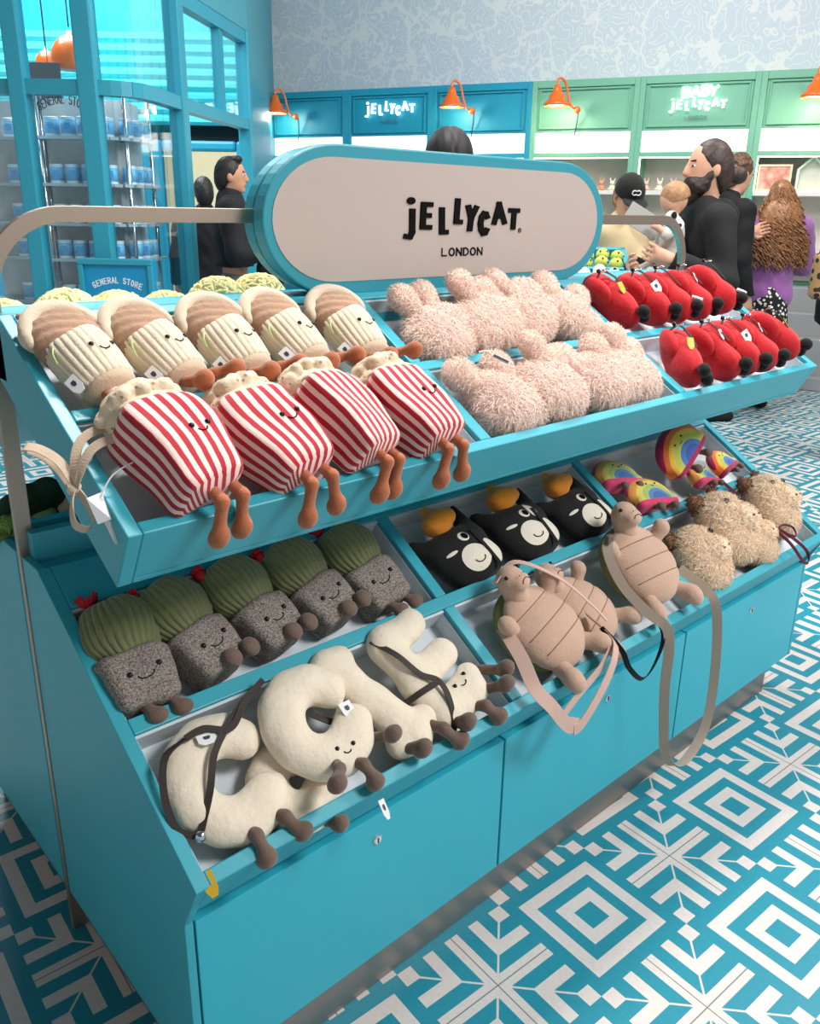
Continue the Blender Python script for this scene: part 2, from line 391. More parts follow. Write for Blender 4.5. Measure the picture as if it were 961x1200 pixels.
def bay(x0, x1, M, first=False):
    """one shelving bay of the wall: raised sign panel, lit panel, niche with shelf, lower shelf"""
    r = empty('wall_unit'); 
    b = MB(); p = .055
    wbox(b, x0, x0+p, 0, .42, 0, 2.75); wbox(b, x1-p, x1, 0, .42, 0, 2.75)
    wbox(b, x0+p, x1-p, 0, .42, 2.68, 2.75); wbox(b, x0+p, x1-p, .02, .42, 2.27, 2.68)
    wbox(b, x0+p, x1-p, 0, .42, 2.03, 2.075); wbox(b, x0+p, x1-p, .38, .42, 0, 2.03)
    q = b.build('carcass', M, r, bevel=.006)
    f = MB(); xa, xb = x0+p+.03, x1-p-.03
    for a in ((xa, xb, .0, .02, 2.655, 2.672), (xa, xb, .0, .02, 2.298, 2.315), (xa, xa+.014, 0, .02, 2.315, 2.655), (xb-.014, xb, 0, .02, 2.315, 2.655)): wbox(f, *a)
    f.build('panel_moulding', M, r, bevel=.003)
    l = MB(); wbox(l, x0+p, x1-p, .03, .05, 2.076, 2.268); l.build('lit_panel', LIGHTBOX, r)
    n = MB(); wbox(n, x0+p, x1-p, .36, .38, .9, 2.03); n.build('niche_back', GREYN, r)
    s = MB(); wbox(s, x0+p, x1-p, -.01, .36, 1.68, 1.72); wbox(s, x0+p, x1-p, -.06, .36, 1.16, 1.2); s.build('shelf', mat('white_shelf', (226,224,220), .45), r, bevel=.004)
    t = MB(); wbox(t, x0+p, x0+p+.012, .0, .02, 1.72, 2.03); wbox(t, x0+p, x1-p, .005, .02, 2.018, 2.03); t.build('light_strip', STRIP, r)
    return r
xs = [-3.21,-2.17,-1.12,-.01,1.07,2.16,3.25,4.34]
names = ['teal bay with an orange lamp, left end of the back wall', 'teal bay with the white JELLYCAT lettering', 'teal bay with an orange lamp, right of the white lettering', 'mint green bay with an orange lamp, next to the teal bays', 'mint green bay with the BABY JELLYCAT lettering', 'mint green bay with picture and house shaped frame, far right', 'mint green bay past the right end of the wall']
for i in range(7):
    tag(bay(xs[i], xs[i+1], TEALW if i < 3 else MINT), names[i], 'wall shelving', 'shelving bays of the back wall')
bs = MB(); wbox(bs, 1.0, 4.34, -.22, 0, 0, .88); wbox(bs, 1.0, 4.34, -.36, -.22, 0, .66); wbox(bs, 1.0, 4.34, -.5, -.36, 0, .45); wbox(bs, 1.0, 4.34, -.62, -.5, 0, .12)
tag(bs.build('stepped_plinth', mat('plinth_grey', (150,152,154), .5), bevel=.01), 'grey stepped plinth at the foot of the mint green wall', 'plinth')
# white signs
GLOW = mat('sign_glow', (255,255,255), .5, emit=1.6)
def wall_logo(name, x0, x1, zb, zt, lab, baby=False):
    sx = (x1-x0)/355; sz = (zt-zb)/140
    mb = logo(MB(), WM @ Matrix.Translation((0,-.012,0)), x0, zb, sx, sz, 15)
    o = mb.build(name, GLOW); tag(o, lab, 'sign')
    if baby: letters(mb2 := MB(), [('B',x0+.12,zt+.005,.06,.075,.05),('A',x0+.2,zt+.01,.07,.075,0),('B',x0+.29,zt+.015,.06,.075,0),('Y',x0+.36,zt+.015,.065,.075,-.05)], WM @ Matrix.Translation((0,-.012,0)), .024); mb2.build('small_word', GLOW, o)
    cx = (x0+x1)/2; w = word('LONDON', cx-.105, zb-.055, .022, .022, .014)
    letters(m3 := MB(), w, WM @ Matrix.Translation((0,-.008,0)), .006); m3.build('city_name', mat('grey_ink', (80,120,125), .5), o)
wall_logo('logo_sign', -1.93, -1.32, 2.46, 2.62, 'glowing white JELLYCAT LONDON lettering on the teal wall bay')
wall_logo('logo_sign', 1.36, 1.88, 2.42, 2.55, 'glowing white BABY JELLYCAT lettering on the mint green bay', True)
# orange wall lamps
ORG = mat('orange_enamel', (238,112,40), .3, spec=.6); WARM = mat('lamp_glow', (255,236,205), .5, emit=6)
def wall_lamp():
    r = empty('wall_lamp')
    MB().lathe([(.03,.19),(.042,.15),(.05,.12),(.075,.1),(.085,.055),(.12,.03),(.128,0),(.12,0),(.1,.02)], 28).build('lamp_shade', ORG, r, True)
    MB().lathe([(.0,.012),(.09,.012),(.09,.02),(.0,.022)], 20).build('bulb', WARM, r)
    MB().tube(spline([(0,0,.18),(0,.01,.24),(.03,.05,.25),(.06,.09,.2),(.09,.1,.08),(.13,.1,.0),(.16,.2,-.02)], 6), .012, 8).build('arm', ORG, r, True)
    MB().ball((.17,.15,-.02), .035, 12, 8).build('joint', ORG, r, True)
    MB().tube([(.17,.2,-.03),(.15,.24,-.14),(.13,.25,-.26)], .007, 6).build('bracket', mat('bracket_steel', (40,90,105), .4), r, True)  # bracket in one dark teal tone
    return reg(r)
wl_ = wall_lamp()
lampx = [(-2.93,2.5,'orange wall lamp at the left end of the teal wall'), (-.78,2.5,'orange wall lamp right of the white JELLYCAT lettering'), (.33,2.48,'orange wall lamp on the mint bay beside the teal wall'), (2.64,2.48,'orange wall lamp at the right edge above the picture')]
for i, (x, z, lab) in enumerate(lampx):
    o = wl_ if i == 0 else dup(wl_)
    o.matrix_world = WM @ Matrix.Translation((x,-.27,z)); tag(o, lab, 'lamp', 'orange wall lamps')
    L = bpy.data.lights.new('lamp_bulb_light', 'POINT'); L.energy = 5; L.color = (1,.85,.65); L.shadow_soft_size = .05
    lo = bpy.data.objects.new('lamp_bulb_light', L); COL.objects.link(lo); lo.parent = o; lo.location = (0,0,-.03)
# niche contents
PINKS = [mat('pink_plush', (232,190,180), .9), mat('peach_plush', (226,150,120), .9), mat('cream_plush2', (240,226,208), .9)]
def niche_toy(x, z, s, m, lab, dy=.1):
    r = empty('small_plush'); r.matrix_world = WM @ Matrix.Translation((x, dy, z)) @ Matrix.Rotation(random.uniform(-.4,.4), 4, 'Z') @ Matrix.Scale(s, 4)
    blob('body', [('e',(0,0,.05),(.055,.045,.055)),('e',(-.05,-.02,.03),(.03,.03,.02)),('e',(.05,-.02,.03),(.03,.03,.02))], m, r, .01)
    blob('head', [('e',(0,-.01,.13),(.045,.04,.04)),('c',(-.03,0,.16),(-.045,0,.21),.013,.012),('c',(.03,0,.16),(.045,0,.21),.013,.012)], m, r, .01)
    tag(r, lab, 'plush toy', 'small plush toys in the wall niches')
k = 0
for x, lab in ((.62,'pink'), (.75,'peach'), (.86,'cream'), (1.2,'pink'), (1.33,'cream'), (1.46,'pink'), (.48,'peach')):
    niche_toy(x, 1.72, .55, PINKS[{'pink':0,'peach':1,'cream':2}[lab]], 'small %s plush in the mint wall niche, %s' % (lab, ['left of the black cap','behind the black cap','right above the black cap','left of the bearded man','close to the bearded man','beside the beard of the man','left end of its niche'][k])); k += 1
p = empty('framed_picture', label='cream framed picture of pink plush toys standing in the niche', cat='picture'); p.matrix_world = WM @ Matrix.Translation((2.38,.06,1.72))
f = MB(); f.box(-.15,.15,0,.02,0,.02).box(-.15,.15,0,.02,.22,.24).box(-.15,-.13,0,.02,.02,.22).box(.13,.15,0,.02,.02,.22); f.build('frame', mat('cream_wood', (240,220,190), .5), p, bevel=.003)
pm = mat('picture_print', (226,160,140), .6); kk = NB(pm); v = kk.N.new('ShaderNodeTexVoronoi'); v.inputs['Scale'].default_value = 16; o_, tc = kk.xyz(); kk.L.new(tc.outputs['Object'], v.inputs['Vector'])
kk.L.new(kk.mix(v.outputs['Distance'], lin((240,205,190)), lin((190,90,70))), kk.b.inputs['Base Color'])
MB().box(-.13,.13,.008,.014,.02,.22).build('print', pm, p)
h = empty('house_frame', label='pale mint house shaped frame standing in the niche above the curly hair', cat='ornament'); h.matrix_world = WM @ Matrix.Translation((2.7,.08,1.72))
def outline(w, hh, t): return [(-w,0),(w,0),(w,hh*.62),(0,hh),(-w,hh*.62)]
A = outline(.13,.32,0); B = [(x*.84, .02+z*.86) for x, z in A]
V = [(x,y,z) for y in (0,.05) for x, z in A]+[(x,y,z) for y in (0,.05) for x, z in B]; F = []
for i in range(5):
    j = (i+1) % 5; F += [(i,j,10+j,10+i), (5+i,15+i,15+j,5+j), (i,5+i,5+j,j), (10+i,10+j,15+j,15+i)]
mobj('frame', V, F, mat('mint_white', (214,236,220), .5), h); mobj('back', [(x,.045,z) for x, z in B], [(0,1,2,3,4)], mat('pale_back', (206,210,196), .6), h)

# shop front on the left: bowed glazing at about six metres
PV = [(1.2,5.3),(1.67,4.53),(1.99,4.2),(2.27,4.12),(2.79,4.56),(3.96,5.55)]
MUL = mat('mullion_teal', (48,156,180), .4)
GLASS = bpy.data.materials.new('pane_glass'); GLASS.use_nodes = True; nt = GLASS.node_tree; nt.nodes.clear()
ou = nt.nodes.new('ShaderNodeOutputMaterial'); mx = nt.nodes.new('ShaderNodeMixShader'); tr = nt.nodes.new('ShaderNodeBsdfTransparent'); gl = nt.nodes.new('ShaderNodeBsdfGlossy'); fr = nt.nodes.new('ShaderNodeLayerWeight')
gl.inputs['Roughness'].default_value = .03; tr.inputs['Color'].default_value = (.93,.97,.98,1); fr.inputs['Blend'].default_value = .12
nt.links.new(fr.outputs['Facing'], mx.inputs[0]); nt.links.new(tr.outputs[0], mx.inputs[1]); nt.links.new(gl.outputs[0], mx.inputs[2]); nt.links.new(mx.outputs[0], ou.inputs[0])
def seg(mb, a, b, z0, z1, t=.1):
    a = Vector((*a,0)); b = Vector((*b,0)); d = (b-a).normalized(); a -= d*.006; l = (b-a).length+.006; n = Vector((-d.y,d.x,0))
    M = frame_matrix(a, d, n); mb.box(0,l,-t/2,t/2,z0,z1,M=M); return mb
def post(mb, p, w, z0, z1, d=(.734,-.679)):
    M = frame_matrix((*p,0), (*d,0), (-d[1],d[0],0)); mb.box(-w/2,w/2,-.06,.06,z0,z1,M=M); return mb
arc = [PV[2]]+[tuple(p[:2]) for p in spline([(*PV[2],0),(*PV[3],0),(*PV[4],0)], 6)[1:-1]]+[PV[4]]
bays_ = [([PV[0],PV[1]],2.2,4.2), ([PV[1],PV[2]],2.2,4.2), (arc,2.2,4.2), ([PV[4],PV[5]],2.2,2.9)]
for i, (pl, zb, zt) in enumerate(bays_):
    w = struct(empty('window_%d' % (i+1), (*pl[0],0))); off = Vector((*pl[0],0))
    fm_ = MB(); g = MB()
    for a, b in zip(pl[:-1], pl[1:]):
        seg(fm_, a, b, zb-.045, zb+.045, .09); seg(fm_, a, b, zt-.05, zt+.05, .09)
        if i < 3: seg(fm_, a, b, 0, .3, .12)
        seg(g, a, b, (.3 if i < 3 else zb), zt, .008)
    if i == 3: m_ = ((pl[0][0]+pl[1][0])/2+.1, (pl[0][1]+pl[1][1])/2+.09); post(fm_, m_, .07, zb, zt)
    for q, nm, mm in ((fm_, 'frame', MUL), (g, 'glass', GLASS)):
        q.V = [tuple(Vector(v)-off) for v in q.V]; q.build(nm, mm, w)
for i, (p_, w_) in enumerate(((PV[0],.11), (PV[1],.11), (PV[2],.125), (PV[4],.12), (PV[5],.08))):
    struct(post(MB(), p_, w_, 0, 4.6 if i < 4 else 2.95, (.734,-.679) if i < 3 else (.72,.69)).build('trim_%d' % (i+1), MUL, bevel=.012))
fas = MB(); seg(fas, PV[4], PV[5], 2.95, 5.4, .1); struct(fas.build('wall_left_front', mat('fascia_teal', (74,160,178), .5)))
fas = MB(); seg(fas, PV[5], (5.62,7.67), 2.6, 5.4, .1); struct(fas.build('wall_left_return', mat('fascia_teal', (74,160,178), .5)))
fas = MB(); seg(fas, (3.98,5.57), (5.62,7.67), 0, 2.6, .1); struct(fas.build('wall_left_return_lower', TEALW))
# back of the shop: shutter, bright wall, doorway
f3 = Vector((.679,.734,0)); r3 = Vector((.734,-.679,0)); BO = Vector((-.43036,-1.54685,0))+f3*10
BM = frame_matrix(BO, r3, f3)
sh = MB(); prof = []
z = 2.34
while z < 3.22: prof += [(0,z),(-.045,z+.03),(-.045,z+.07),(0,z+.1)]; z += .115
prof += [(0,3.24),(.06,3.24),(.06,2.34)]
sh.prism([(y,z) for y, z in prof][::-1], -5.6, -1.93, M=BM); struct(sh.build('trim_6', mat('shutter_aqua', (90,226,232), .35)))
b = MB(); b.box(-5.6,-1.93,.0,.1,3.24,5.4,M=BM); struct(b.build('wall_far', mat('bright_cyan', (20,196,222), .5)))
b = MB(); b.box(-5.6,-3.02,.0,.1,0,2.34,M=BM); struct(b.build('wall_far_lower', TEALW))
b = MB(); b.box(-3.1,-1.9,.12,.16,2.1,2.36,M=BM); struct(b.build('trim_7', DARK))  # dark sheet, puts the shade of the gap above the door into colour
d = struct(empty('door_1', BO+r3*-2.5))
DM = frame_matrix((0,0,0), r3, f3)
b = MB(); b.box(-.5,-.38,-.05,.05,0,2.18,M=DM).box(.44,.55,-.05,.05,0,2.18,M=DM).box(-.38,.44,-.05,.05,2.07,2.18,M=DM); b.build('door_frame', TEALW, d, bevel=.03)
b = MB(); b.box(-1.2,1.2,1.2,1.25,0,2.6,M=DM); b.build('room_beyond', mat('cream_glow', (250,232,190), .6, emit=.55), d)  # cream sheet with emission, stands in for the light of the room
# inner shelving behind the bowed glass
cen = Vector((2.6,5.6,0))
def inset(p, t): v = Vector((*p,0)); return tuple((v+(cen-v).normalized()*t))[:2]
runs = [([inset(PV[0],.3), inset(PV[1],.3)], 'left'), ([inset(PV[1],.22), inset(PV[2],.22)], 'middle'), ([inset(q,.25) for q in arc[:10]], 'right')]
zsh = [1.93,1.63,1.37,1.13,.82]
BACKG = mat('shelf_back_grey', (196,198,200), .4, var=.15, vs=5)
GSH = mat('shelf_glass', (190,205,210), .2)
CANW = mat('can_white', (226,240,250), .35); CANB = mat('can_blue', (122,198,240), .4, var=.04)
def can():
    r = empty('toy_can'); MB().lathe([(.044,0),(.047,.002),(.047,.122),(.044,.124)], 20).build('lid_and_base', CANW, r, False)
    MB().lathe([(.0485,.018),(.0485,.104)], 20).build('label_band', CANB, r, True)
    MB().box(-.02,.02,-.0525,-.0485,.045,.085).build('label_print', mat('can_print', (92,170,226), .4), r); return reg(r)
can0 = can(); used = [0]; sides = ['left','second','third','fourth','fifth','sixth']
levels = ['top','second','third','fourth','bottom']
for pl, nm in runs:
    r = empty('display_shelving', (*pl[0],0), label='chrome and glass shelving behind the %s pane of the bowed shop front' % nm, cat='shelving', group='shelving in the shop front'); off = Vector((*pl[0],0))
    bk, shf, ps = MB(), MB(), MB()
    for a, c in zip(pl[:-1], pl[1:]):
        a2, c2 = inset(a,.2), inset(c,.2); seg(bk, a2, c2, .3, 2.18, .02)
        for z in zsh: seg(shf, inset(a,.07), inset(c,.07), z-.02, z, .17)
    for q in (pl[0], pl[-1], pl[len(pl)//2]): ps.tube([(q[0],q[1],.05),(q[0],q[1],2.2)], .014, 10)
    for q, n_, mm in ((bk,'back_panel',BACKG),(shf,'shelf',GSH),(ps,'post',CHROME)):
        q.V = [tuple(Vector(v)-off) for v in q.V]; q.build(n_, mm, r, n_ == 'post')
    cans = {'left':2, 'middle':3, 'right':4}[nm]
    L = [Vector((*inset(q,.07),0)) for q in pl]; cum = [0]
    for a, c in zip(L[:-1], L[1:]): cum.append(cum[-1]+(c-a).length)
    for li, z in enumerate(zsh):
        for j in range(cans):
            t = cum[-1]*((j+.6)/(cans+.2) if nm != 'left' else .55+.3*j)
            i = max(q for q in range(len(cum)-1) if cum[q] <= t); p_ = L[i].lerp(L[i+1], (t-cum[i])/(cum[i+1]-cum[i]))
            c = can0 if not used[0] else dup(can0); used[0] = 1
            c.location = (p_.x, p_.y, z); c.rotation_euler = (0,0,-.5)
            tag(c, 'light blue toy can, %s from the left, %s shelf, %s shop front pane' % (sides[j], levels[li], nm), 'can', 'blue cans in the shop front')
arcw = MB()
for i, ch in enumerate('GENERAL STORE'):
    if ch == ' ': continue
    t = (i-6)/6; x = t*.15; z = 2.07+.045*(1-t*t)
    letters(arcw, [(ch, x-.008, z, .018, .05, -t*.35)], frame_matrix(((PV[1][0]+PV[2][0])/2+.055, (PV[1][1]+PV[2][1])/2+.04, 0), (.70,-.71,0), (.71,.70,0)), .006)
tag(arcw.build('shop_lettering', mat('dark_ink', (50,70,78), .5)), 'dark GENERAL STORE lettering in an arc behind the middle pane', 'lettering')
ps = empty('store_panel', label='blue framed panel with white arched GENERAL STORE words at foot of the shop front', cat='sign')
ps.matrix_world = frame_matrix((1.97,4.0,.7), (.70,-.71,0), (.71,.70,0))
MB().box(-.25,.25,-.02,.03,0,.46).build('board', mat('panel_blue', (20,150,200), .4), ps, bevel=.006)
mm_ = MB(); mm_.box(-.25,.25,-.045,-.02,.42,.46).box(-.25,-.215,-.045,-.02,0,.42).box(.215,.25,-.045,-.02,0,.42); mm_.build('moulding', MUL, ps, bevel=.006)
aw = MB()
for i, ch in enumerate('GENERAL STORE'):
    if ch != ' ':
        t = (i-6)/6; letters(aw, [(ch, t*.15-.008, .27+.035*(1-t*t), .016, .035, -t*.35)], Matrix.Translation((0,-.021,0)), .006)
aw.build('panel_words', mat('white_ink', (235,245,250), .5), ps)
def pendant(lab, x, z, d_, s):
    r = empty('pendant_lamp', label=lab, cat='lamp', group='orange pendant lamps'); r.location = Vector((-.43036,-1.54685,z))+f3*d_+r3*x
    MB().lathe([(.115*s,0),(.12*s,.008*s),(.118*s,.02*s),(.12*s,.05*s),(.11*s,.1*s),(.085*s,.145*s),(.05*s,.175*s),(.02*s,.187*s),(.012*s,.21*s)], 28).build('lamp_shade', ORG, r, True)
    MB().lathe([(0,.004),(.095*s,.004),(.09*s,.02),(0,.022)], 20).build('bulb', WARM, r)
    MB().tube([(0,0,.23*s),(0,0,5.4-z)], .006, 6).build('cord', BLK, r)
pendant('larger orange dome pendant lamp behind the shop front glass', -2.77, 2.5, 7.3, 1.3)
pendant('smaller orange pendant lamp half hidden behind the larger one', -3.17, 2.56, 7.8, .8)
b = MB(); b.box(-3.06,-2.8,0,.03,2.24,2.52,M=frame_matrix(Vector((-.43036,-1.54685,0))+f3*7.1,r3,f3)); b.tube([tuple(Vector((-.43036,-1.54685,2.5))+f3*7.12+r3*-2.89), tuple(Vector((-.43036,-1.54685,5.4))+f3*7.12+r3*-2.89)], .004, 6); tag(b.build('grey_board', mat('board_grey', (88,96,104), .6), bevel=.03), 'plain dark grey board under the orange pendant lamps', 'board')


# ------------------------------------------------------------ the display stand
LX = 2.2
def tray_frame(y, z, dy, dz): 
    l = math.hypot(dy, dz); return frame_matrix((0,y,z), (1,0,0), (0,dy/l,dz/l))
UT = tray_frame(-.504, 1.069, .4167, .2452); LT = tray_frame(-.6242, .5436, .532, .3373)
stand = empty('display_stand', (1.1,0,0), label='long teal double sided display stand with two tiers of sloping bins', cat='display stand')
SI = Matrix.Translation((-1.1,0,0))
MIR = Matrix.Scale(-1, 4, (0,1,0))
def spart(mb, name, m, bevel=.002, flip=False, parent=stand):
    if flip: mb.V = [(x,-y,z) for x,y,z in mb.V]; mb.F = [f[::-1] for f in mb.F]
    if parent is stand: mb.V = [(x-1.1,y,z) for x,y,z in mb.V]
    return mb.build(name, m, parent, bevel=bevel)
cols = [(.023,.722),(.752,1.443),(1.474,2.172)]
def tray(T, rows, S, dep, side, flip, nm):
    b = MB(); w = lambda x0,x1,s0,s1,n0=-dep,n1=0: b.box(x0,x1,s0,s1,n0,n1,M=T)
    w(0,.023,0,S,-dep-.012); w(2.172,LX,0,S,-dep-.012)
    edges = [0]+[e for r in rows for e in r]+[S]
    for i in range(0, len(edges), 2): w(.023,2.172,edges[i],edges[i+1])
    for r in rows:
        for a, c in ((.722,.752),(1.443,1.474)): w(a,c,r[0],r[1])
    w(.023,2.172,.0,S,-dep-.012,-dep)
    o = spart(b, nm, TEAL, .0025, flip)
    l = MB()
    for r in rows:
        for a, c in cols:
            l.box(a+.0005,c-.0005,r[0]+.0005,r[1]-.0005,-.062,-.056,M=T)
            l.box(a+.0005,c-.0005,r[1]-.006,r[1]-.0005,-.056,-.006,M=T)
            l.box(a+.0005,a+.004,r[0]+.0005,r[1]-.006,-.056,-.012,M=T); l.box(c-.004,c-.0005,r[0]+.0005,r[1]-.006,-.056,-.012,M=T)
    if flip: l.V = [(x,-y,z) for x,y,z in l.V]; l.F = [f[::-1] for f in l.F]
    l.V = [(x-1.1,y,z) for x,y,z in l.V]
    q = l.build('bin_liner', LINER, o); return o
for flip in (False, True):
    tray(UT, [(.023,.236),(.262,.482)], .505, .1, 0, flip, 'upper_tray')
    tray(LT, [(.025,.268),(.298,.533)], .63, .1, 0, flip, 'lower_tray')
    # cabinet carcass below the lower tray
    c = MB(); prof = [(-.574,.105),(-.574,.444),(-.560,.470),(-.092,.77),(-.016,.77),(-.016,.105)]
    full = [(-.574,.105),(-.016,.105),(-.016,.881),(-.092,.881),(-.6242,.5436),(-.574,.4435)]
    c.prism([p for p in full], -.0005, .0145); c.prism([p for p in full], LX-.0145, LX+.0005)
    c.prism([(-.553,.105),(-.016,.105),(-.016,.76),(-.092,.76),(-.553,.462)], .0145, LX-.0145)
    spart(c, 'cabinet', TEAL, .0015, flip)
    c = MB(); c.box(.0145,LX-.0145,-.0905,-.016,.86,.872); c.box(.0145,LX-.0145,-.04,-.016,.872,.93); spart(c, 'top_ledge', TEAL, .001, flip)
    c = MB(); c.box(.03,LX-.12,-.552,-.02,0,.106); spart(c, 'toe_kick', TOE, .001, flip)
    for i, (a, e) in enumerate(((.018,.738),(.744,1.464),(1.470,2.182))):
        c = MB(); c.box(a,e,-.574,-.554,.107,.440); dd = spart(c, 'door', TEALD, .0015, flip)
        x = (.388,1.116,1.843)[i]; y = -.574
        l = MB().lathe([(.0105,0),(.0105,.002),(.008,.0035),(.0,.0035)], 20)
        l.V = [(x+vx-1.1, (-.574-vz)*(-1 if flip else 1), .385+vy) for vx, vy, vz in l.V]; l.build('lock', CHROME, dd)
        l = MB().box(x-.0012-1.1,x+.0012-1.1,-.5785,-.5772,.379,.391)
        if flip: l.V = [(vx,-vy,vz) for vx,vy,vz in l.V]
        l.build('keyhole', BLK, dd)
# spine between the two upper trays
c = MB(); c.box(.0,LX,-.075,-.016,1.215,1.322).box(0,LX,.001,.075,1.215,1.322).box(.026,LX-.026,-.016,.001,1.215,1.322); spart(c, 'spine', TEAL, .002)
c = MB(); c.box(0.03,LX-.03,-.075,.075,.93,.94)
for x in (.03,.742,1.46,2.15): c.box(x,x+.012,-.03,-.016,.93,1.215)
# steel frame: flat bar bent round both ends
def flatbar(path, w, y0, y1):
    mb = MB(); n = len(path); V = []
    for i, (x, z) in enumerate(path):
        a = path[max(i-1,0)]; b2 = path[min(i+1,n-1)]; tx, tz = b2[0]-a[0], b2[1]-a[1]; l = math.hypot(tx,tz); nx, nz = tz/l, -tx/l
        for y in (y0, y1): V += [(x+nx*0, y, z+nz*0), (x+nx*w, y, z+nz*w)]
    F = []
    for i in range(n-1):
        k = i*4; F += [(k,k+1,k+5,k+4),(k+2,k+6,k+7,k+3),(k,k+4,k+6,k+2),(k+1,k+3,k+7,k+5)]
    F += [(0,2,3,1),(4*n-4,4*n-3,4*n-1,4*n-2)]; mb.add(V, F); return mb
R = .15; path = [(-.003,0),(-.003,1.496-R)]+[(-.003+R-R*math.cos(a*PI/24), 1.496-R+R*math.sin(a*PI/24)) for a in range(1,13)]
path += [(LX-R+R*math.sin(a*PI/24), 1.496-R+R*math.cos(a*PI/24)) for a in range(0,13)]+[(LX,0)]
spart(flatbar(path, .0275, -.0155, .0005), 'steel_frame', STEEL, .001)
# sign boards
def stadium(x0, x1, z0, z1, n=20):
    r = (z1-z0)/2; cz = (z0+z1)/2; rx = r*1.25
    return [(x0+rx-rx*math.sin(a*PI/n), cz+r*math.cos(a*PI/n)) for a in range(n+1)]+[(x1-rx+rx*math.sin(a*PI/n), cz-r*math.cos(a*PI/n)) for a in range(n+1)]
def plate(pts, y0, y1):
    n = len(pts); V = [(x,y0,z) for x,z in pts]+[(x,y1,z) for x,z in pts]
    return MB().add(V, [tuple(range(n)), tuple(range(n,2*n))[::-1]]+[(i,n+i,n+(i+1)%n,(i+1)%n) for i in range(n)])
SIGNF = mat('sign_face', (190,176,169), .16, spec=.6, coat=.4)
for y0, y1, fy0, fy1, nm in ((-.07,-.035,-.0715,-.07,'front'), (.02,.055,.055,.0565,'rear')):
    s = spart(plate(stadium(.512 if nm == 'front' else .545,1.640,1.3215,1.626), y0, y1), 'sign_board', mat('sign_rim_teal', (50,150,168), .4), .004)
    f = plate(stadium(.534 if nm == 'front' else .575,1.608,1.350,1.600), fy0, fy1); f.V = [(x-1.1,y,z) for x,y,z in f.V]; f = f.build('sign_face', SIGNF, s)
    if nm == 'front':
        M = Matrix.Translation((-1.1,-.0718,0)); mb = logo(MB(), M, .878, 1.4355, .00111, .000672, 16)
        c_ = [(1.279+.006*math.cos(a*PI/6), 1.4545+.006*math.sin(a*PI/6)) for a in range(13)]
        mb.build('logo_letters', BLKFELT, s)
        rg = MB()
        for (ax,az),(bx,bz) in zip(c_[:-1], c_[1:]): rg.tube([(ax-1.1,-.0722,az),(bx-1.1,-.0722,bz)], .0006, 4)
        letters(rg, [('R',1.2765,1.4515,.005,.006,0)], M, .001, .0006); rg.build('registered_mark', BLKFELT, s)
        lt = MB(); letters(lt, word('LONDON', 1.004, 1.3975, .0165, .0165, .0078), M, .0033, .001); lt.build('city_name', BLKFELT, s)
c = MB().box(.5-1.1+.06,1.64-1.1-.06,-.036,.021,1.45,1.5); c.build('sign_clamp', DARK, stand)

# ------------------------------------------------------------ light
def area(name, loc, size, energy, target, col=(1,1,1), sy=None):
    L = bpy.data.lights.new(name, 'AREA'); L.energy = energy; L.size = size; L.color = col
    if sy: L.shape = 'RECTANGLE'; L.size_y = sy
    o = bpy.data.objects.new(name, L); COL.objects.link(o); o.location = loc
    o.rotation_euler = (Vector(target)-Vector(loc)).to_track_quat('-Z', 'Y').to_euler(); return o
area('ceiling_light_rear', (1.2,.75,4.6), .4, 125, (1.1,-.6,0), (1,.97,.93), .4)
area('ceiling_light_front', (2.6,-3.6,4.2), 1.4, 155, (1.2,-.5,.5), (1,.98,.96))
area('ceiling_light_right', (5.0,-1.2,4.9), 1.2, 95, (4.2,0,.6), (1,.98,.95))
area('ceiling_light_shop', (4.0,2.0,4.9), 1.6, 120, (5.6,2.8,1.2), (1,.98,.95))
area('ceiling_light_store', (2.4,6.6,4.8), 2.0, 240, (2.6,6.4,1.0), (1,1,1))
w = bpy.data.worlds.new('world'); SC.world = w; w.use_nodes = True
w.node_tree.nodes['Background'].inputs[0].default_value = lin((240,238,234)); w.node_tree.nodes['Background'].inputs[1].default_value = .42
SC.view_settings.view_transform = 'Standard'; SC.view_settings.look = 'None'; SC.view_settings.gamma = 1; SC.view_settings.exposure = .42
SC.view_settings.use_curve_mapping = False
#@@PART3
# ------------------------------------------------------------ plush toys
def tray_place(o, T, X, s, h, rz=0, rx=0, ry=0, sc=1):
    o.matrix_world = T @ Matrix.Translation((X, s, h)) @ Matrix.Rotation(rz, 4, 'Z') @ Matrix.Rotation(rx, 4, 'X') @ Matrix.Rotation(ry, 4, 'Y') @ Matrix.Scale(sc, 4)
CREAM = mat('cream_corduroy', (222,207,182), .85, var=.06, vs=30, bump=.4, bs=300, sheen=.3)
BEIGE = mat('beige_velour', (194,168,144), .85, var=.08, vs=15, bump=.3, bs=200, sheen=.3)
TANB = mat('tan_velour', (164,128,102), .85, var=.12, vs=20, bump=.4, bs=120, sheen=.3)
PALE = mat('pale_beige_velour', (212,194,170), .85, var=.05, vs=20, bump=.3, bs=200, sheen=.3)
LEGO = mat('ginger_velour', (176,100,62), .85, var=.1, vs=30, bump=.3, bs=250, sheen=.3)
LEGB = mat('taupe_velour', (112,90,78), .85, var=.1, vs=30, bump=.3, bs=250, sheen=.3)
STRAPB = mat('beige_webbing', (206,184,160), .8, bump=.3, bs=400)
STRAPD = mat('brown_webbing', (52,42,38), .7, bump=.3, bs=400)
YEL = mat('yellow_tag', (214,176,40), .5)
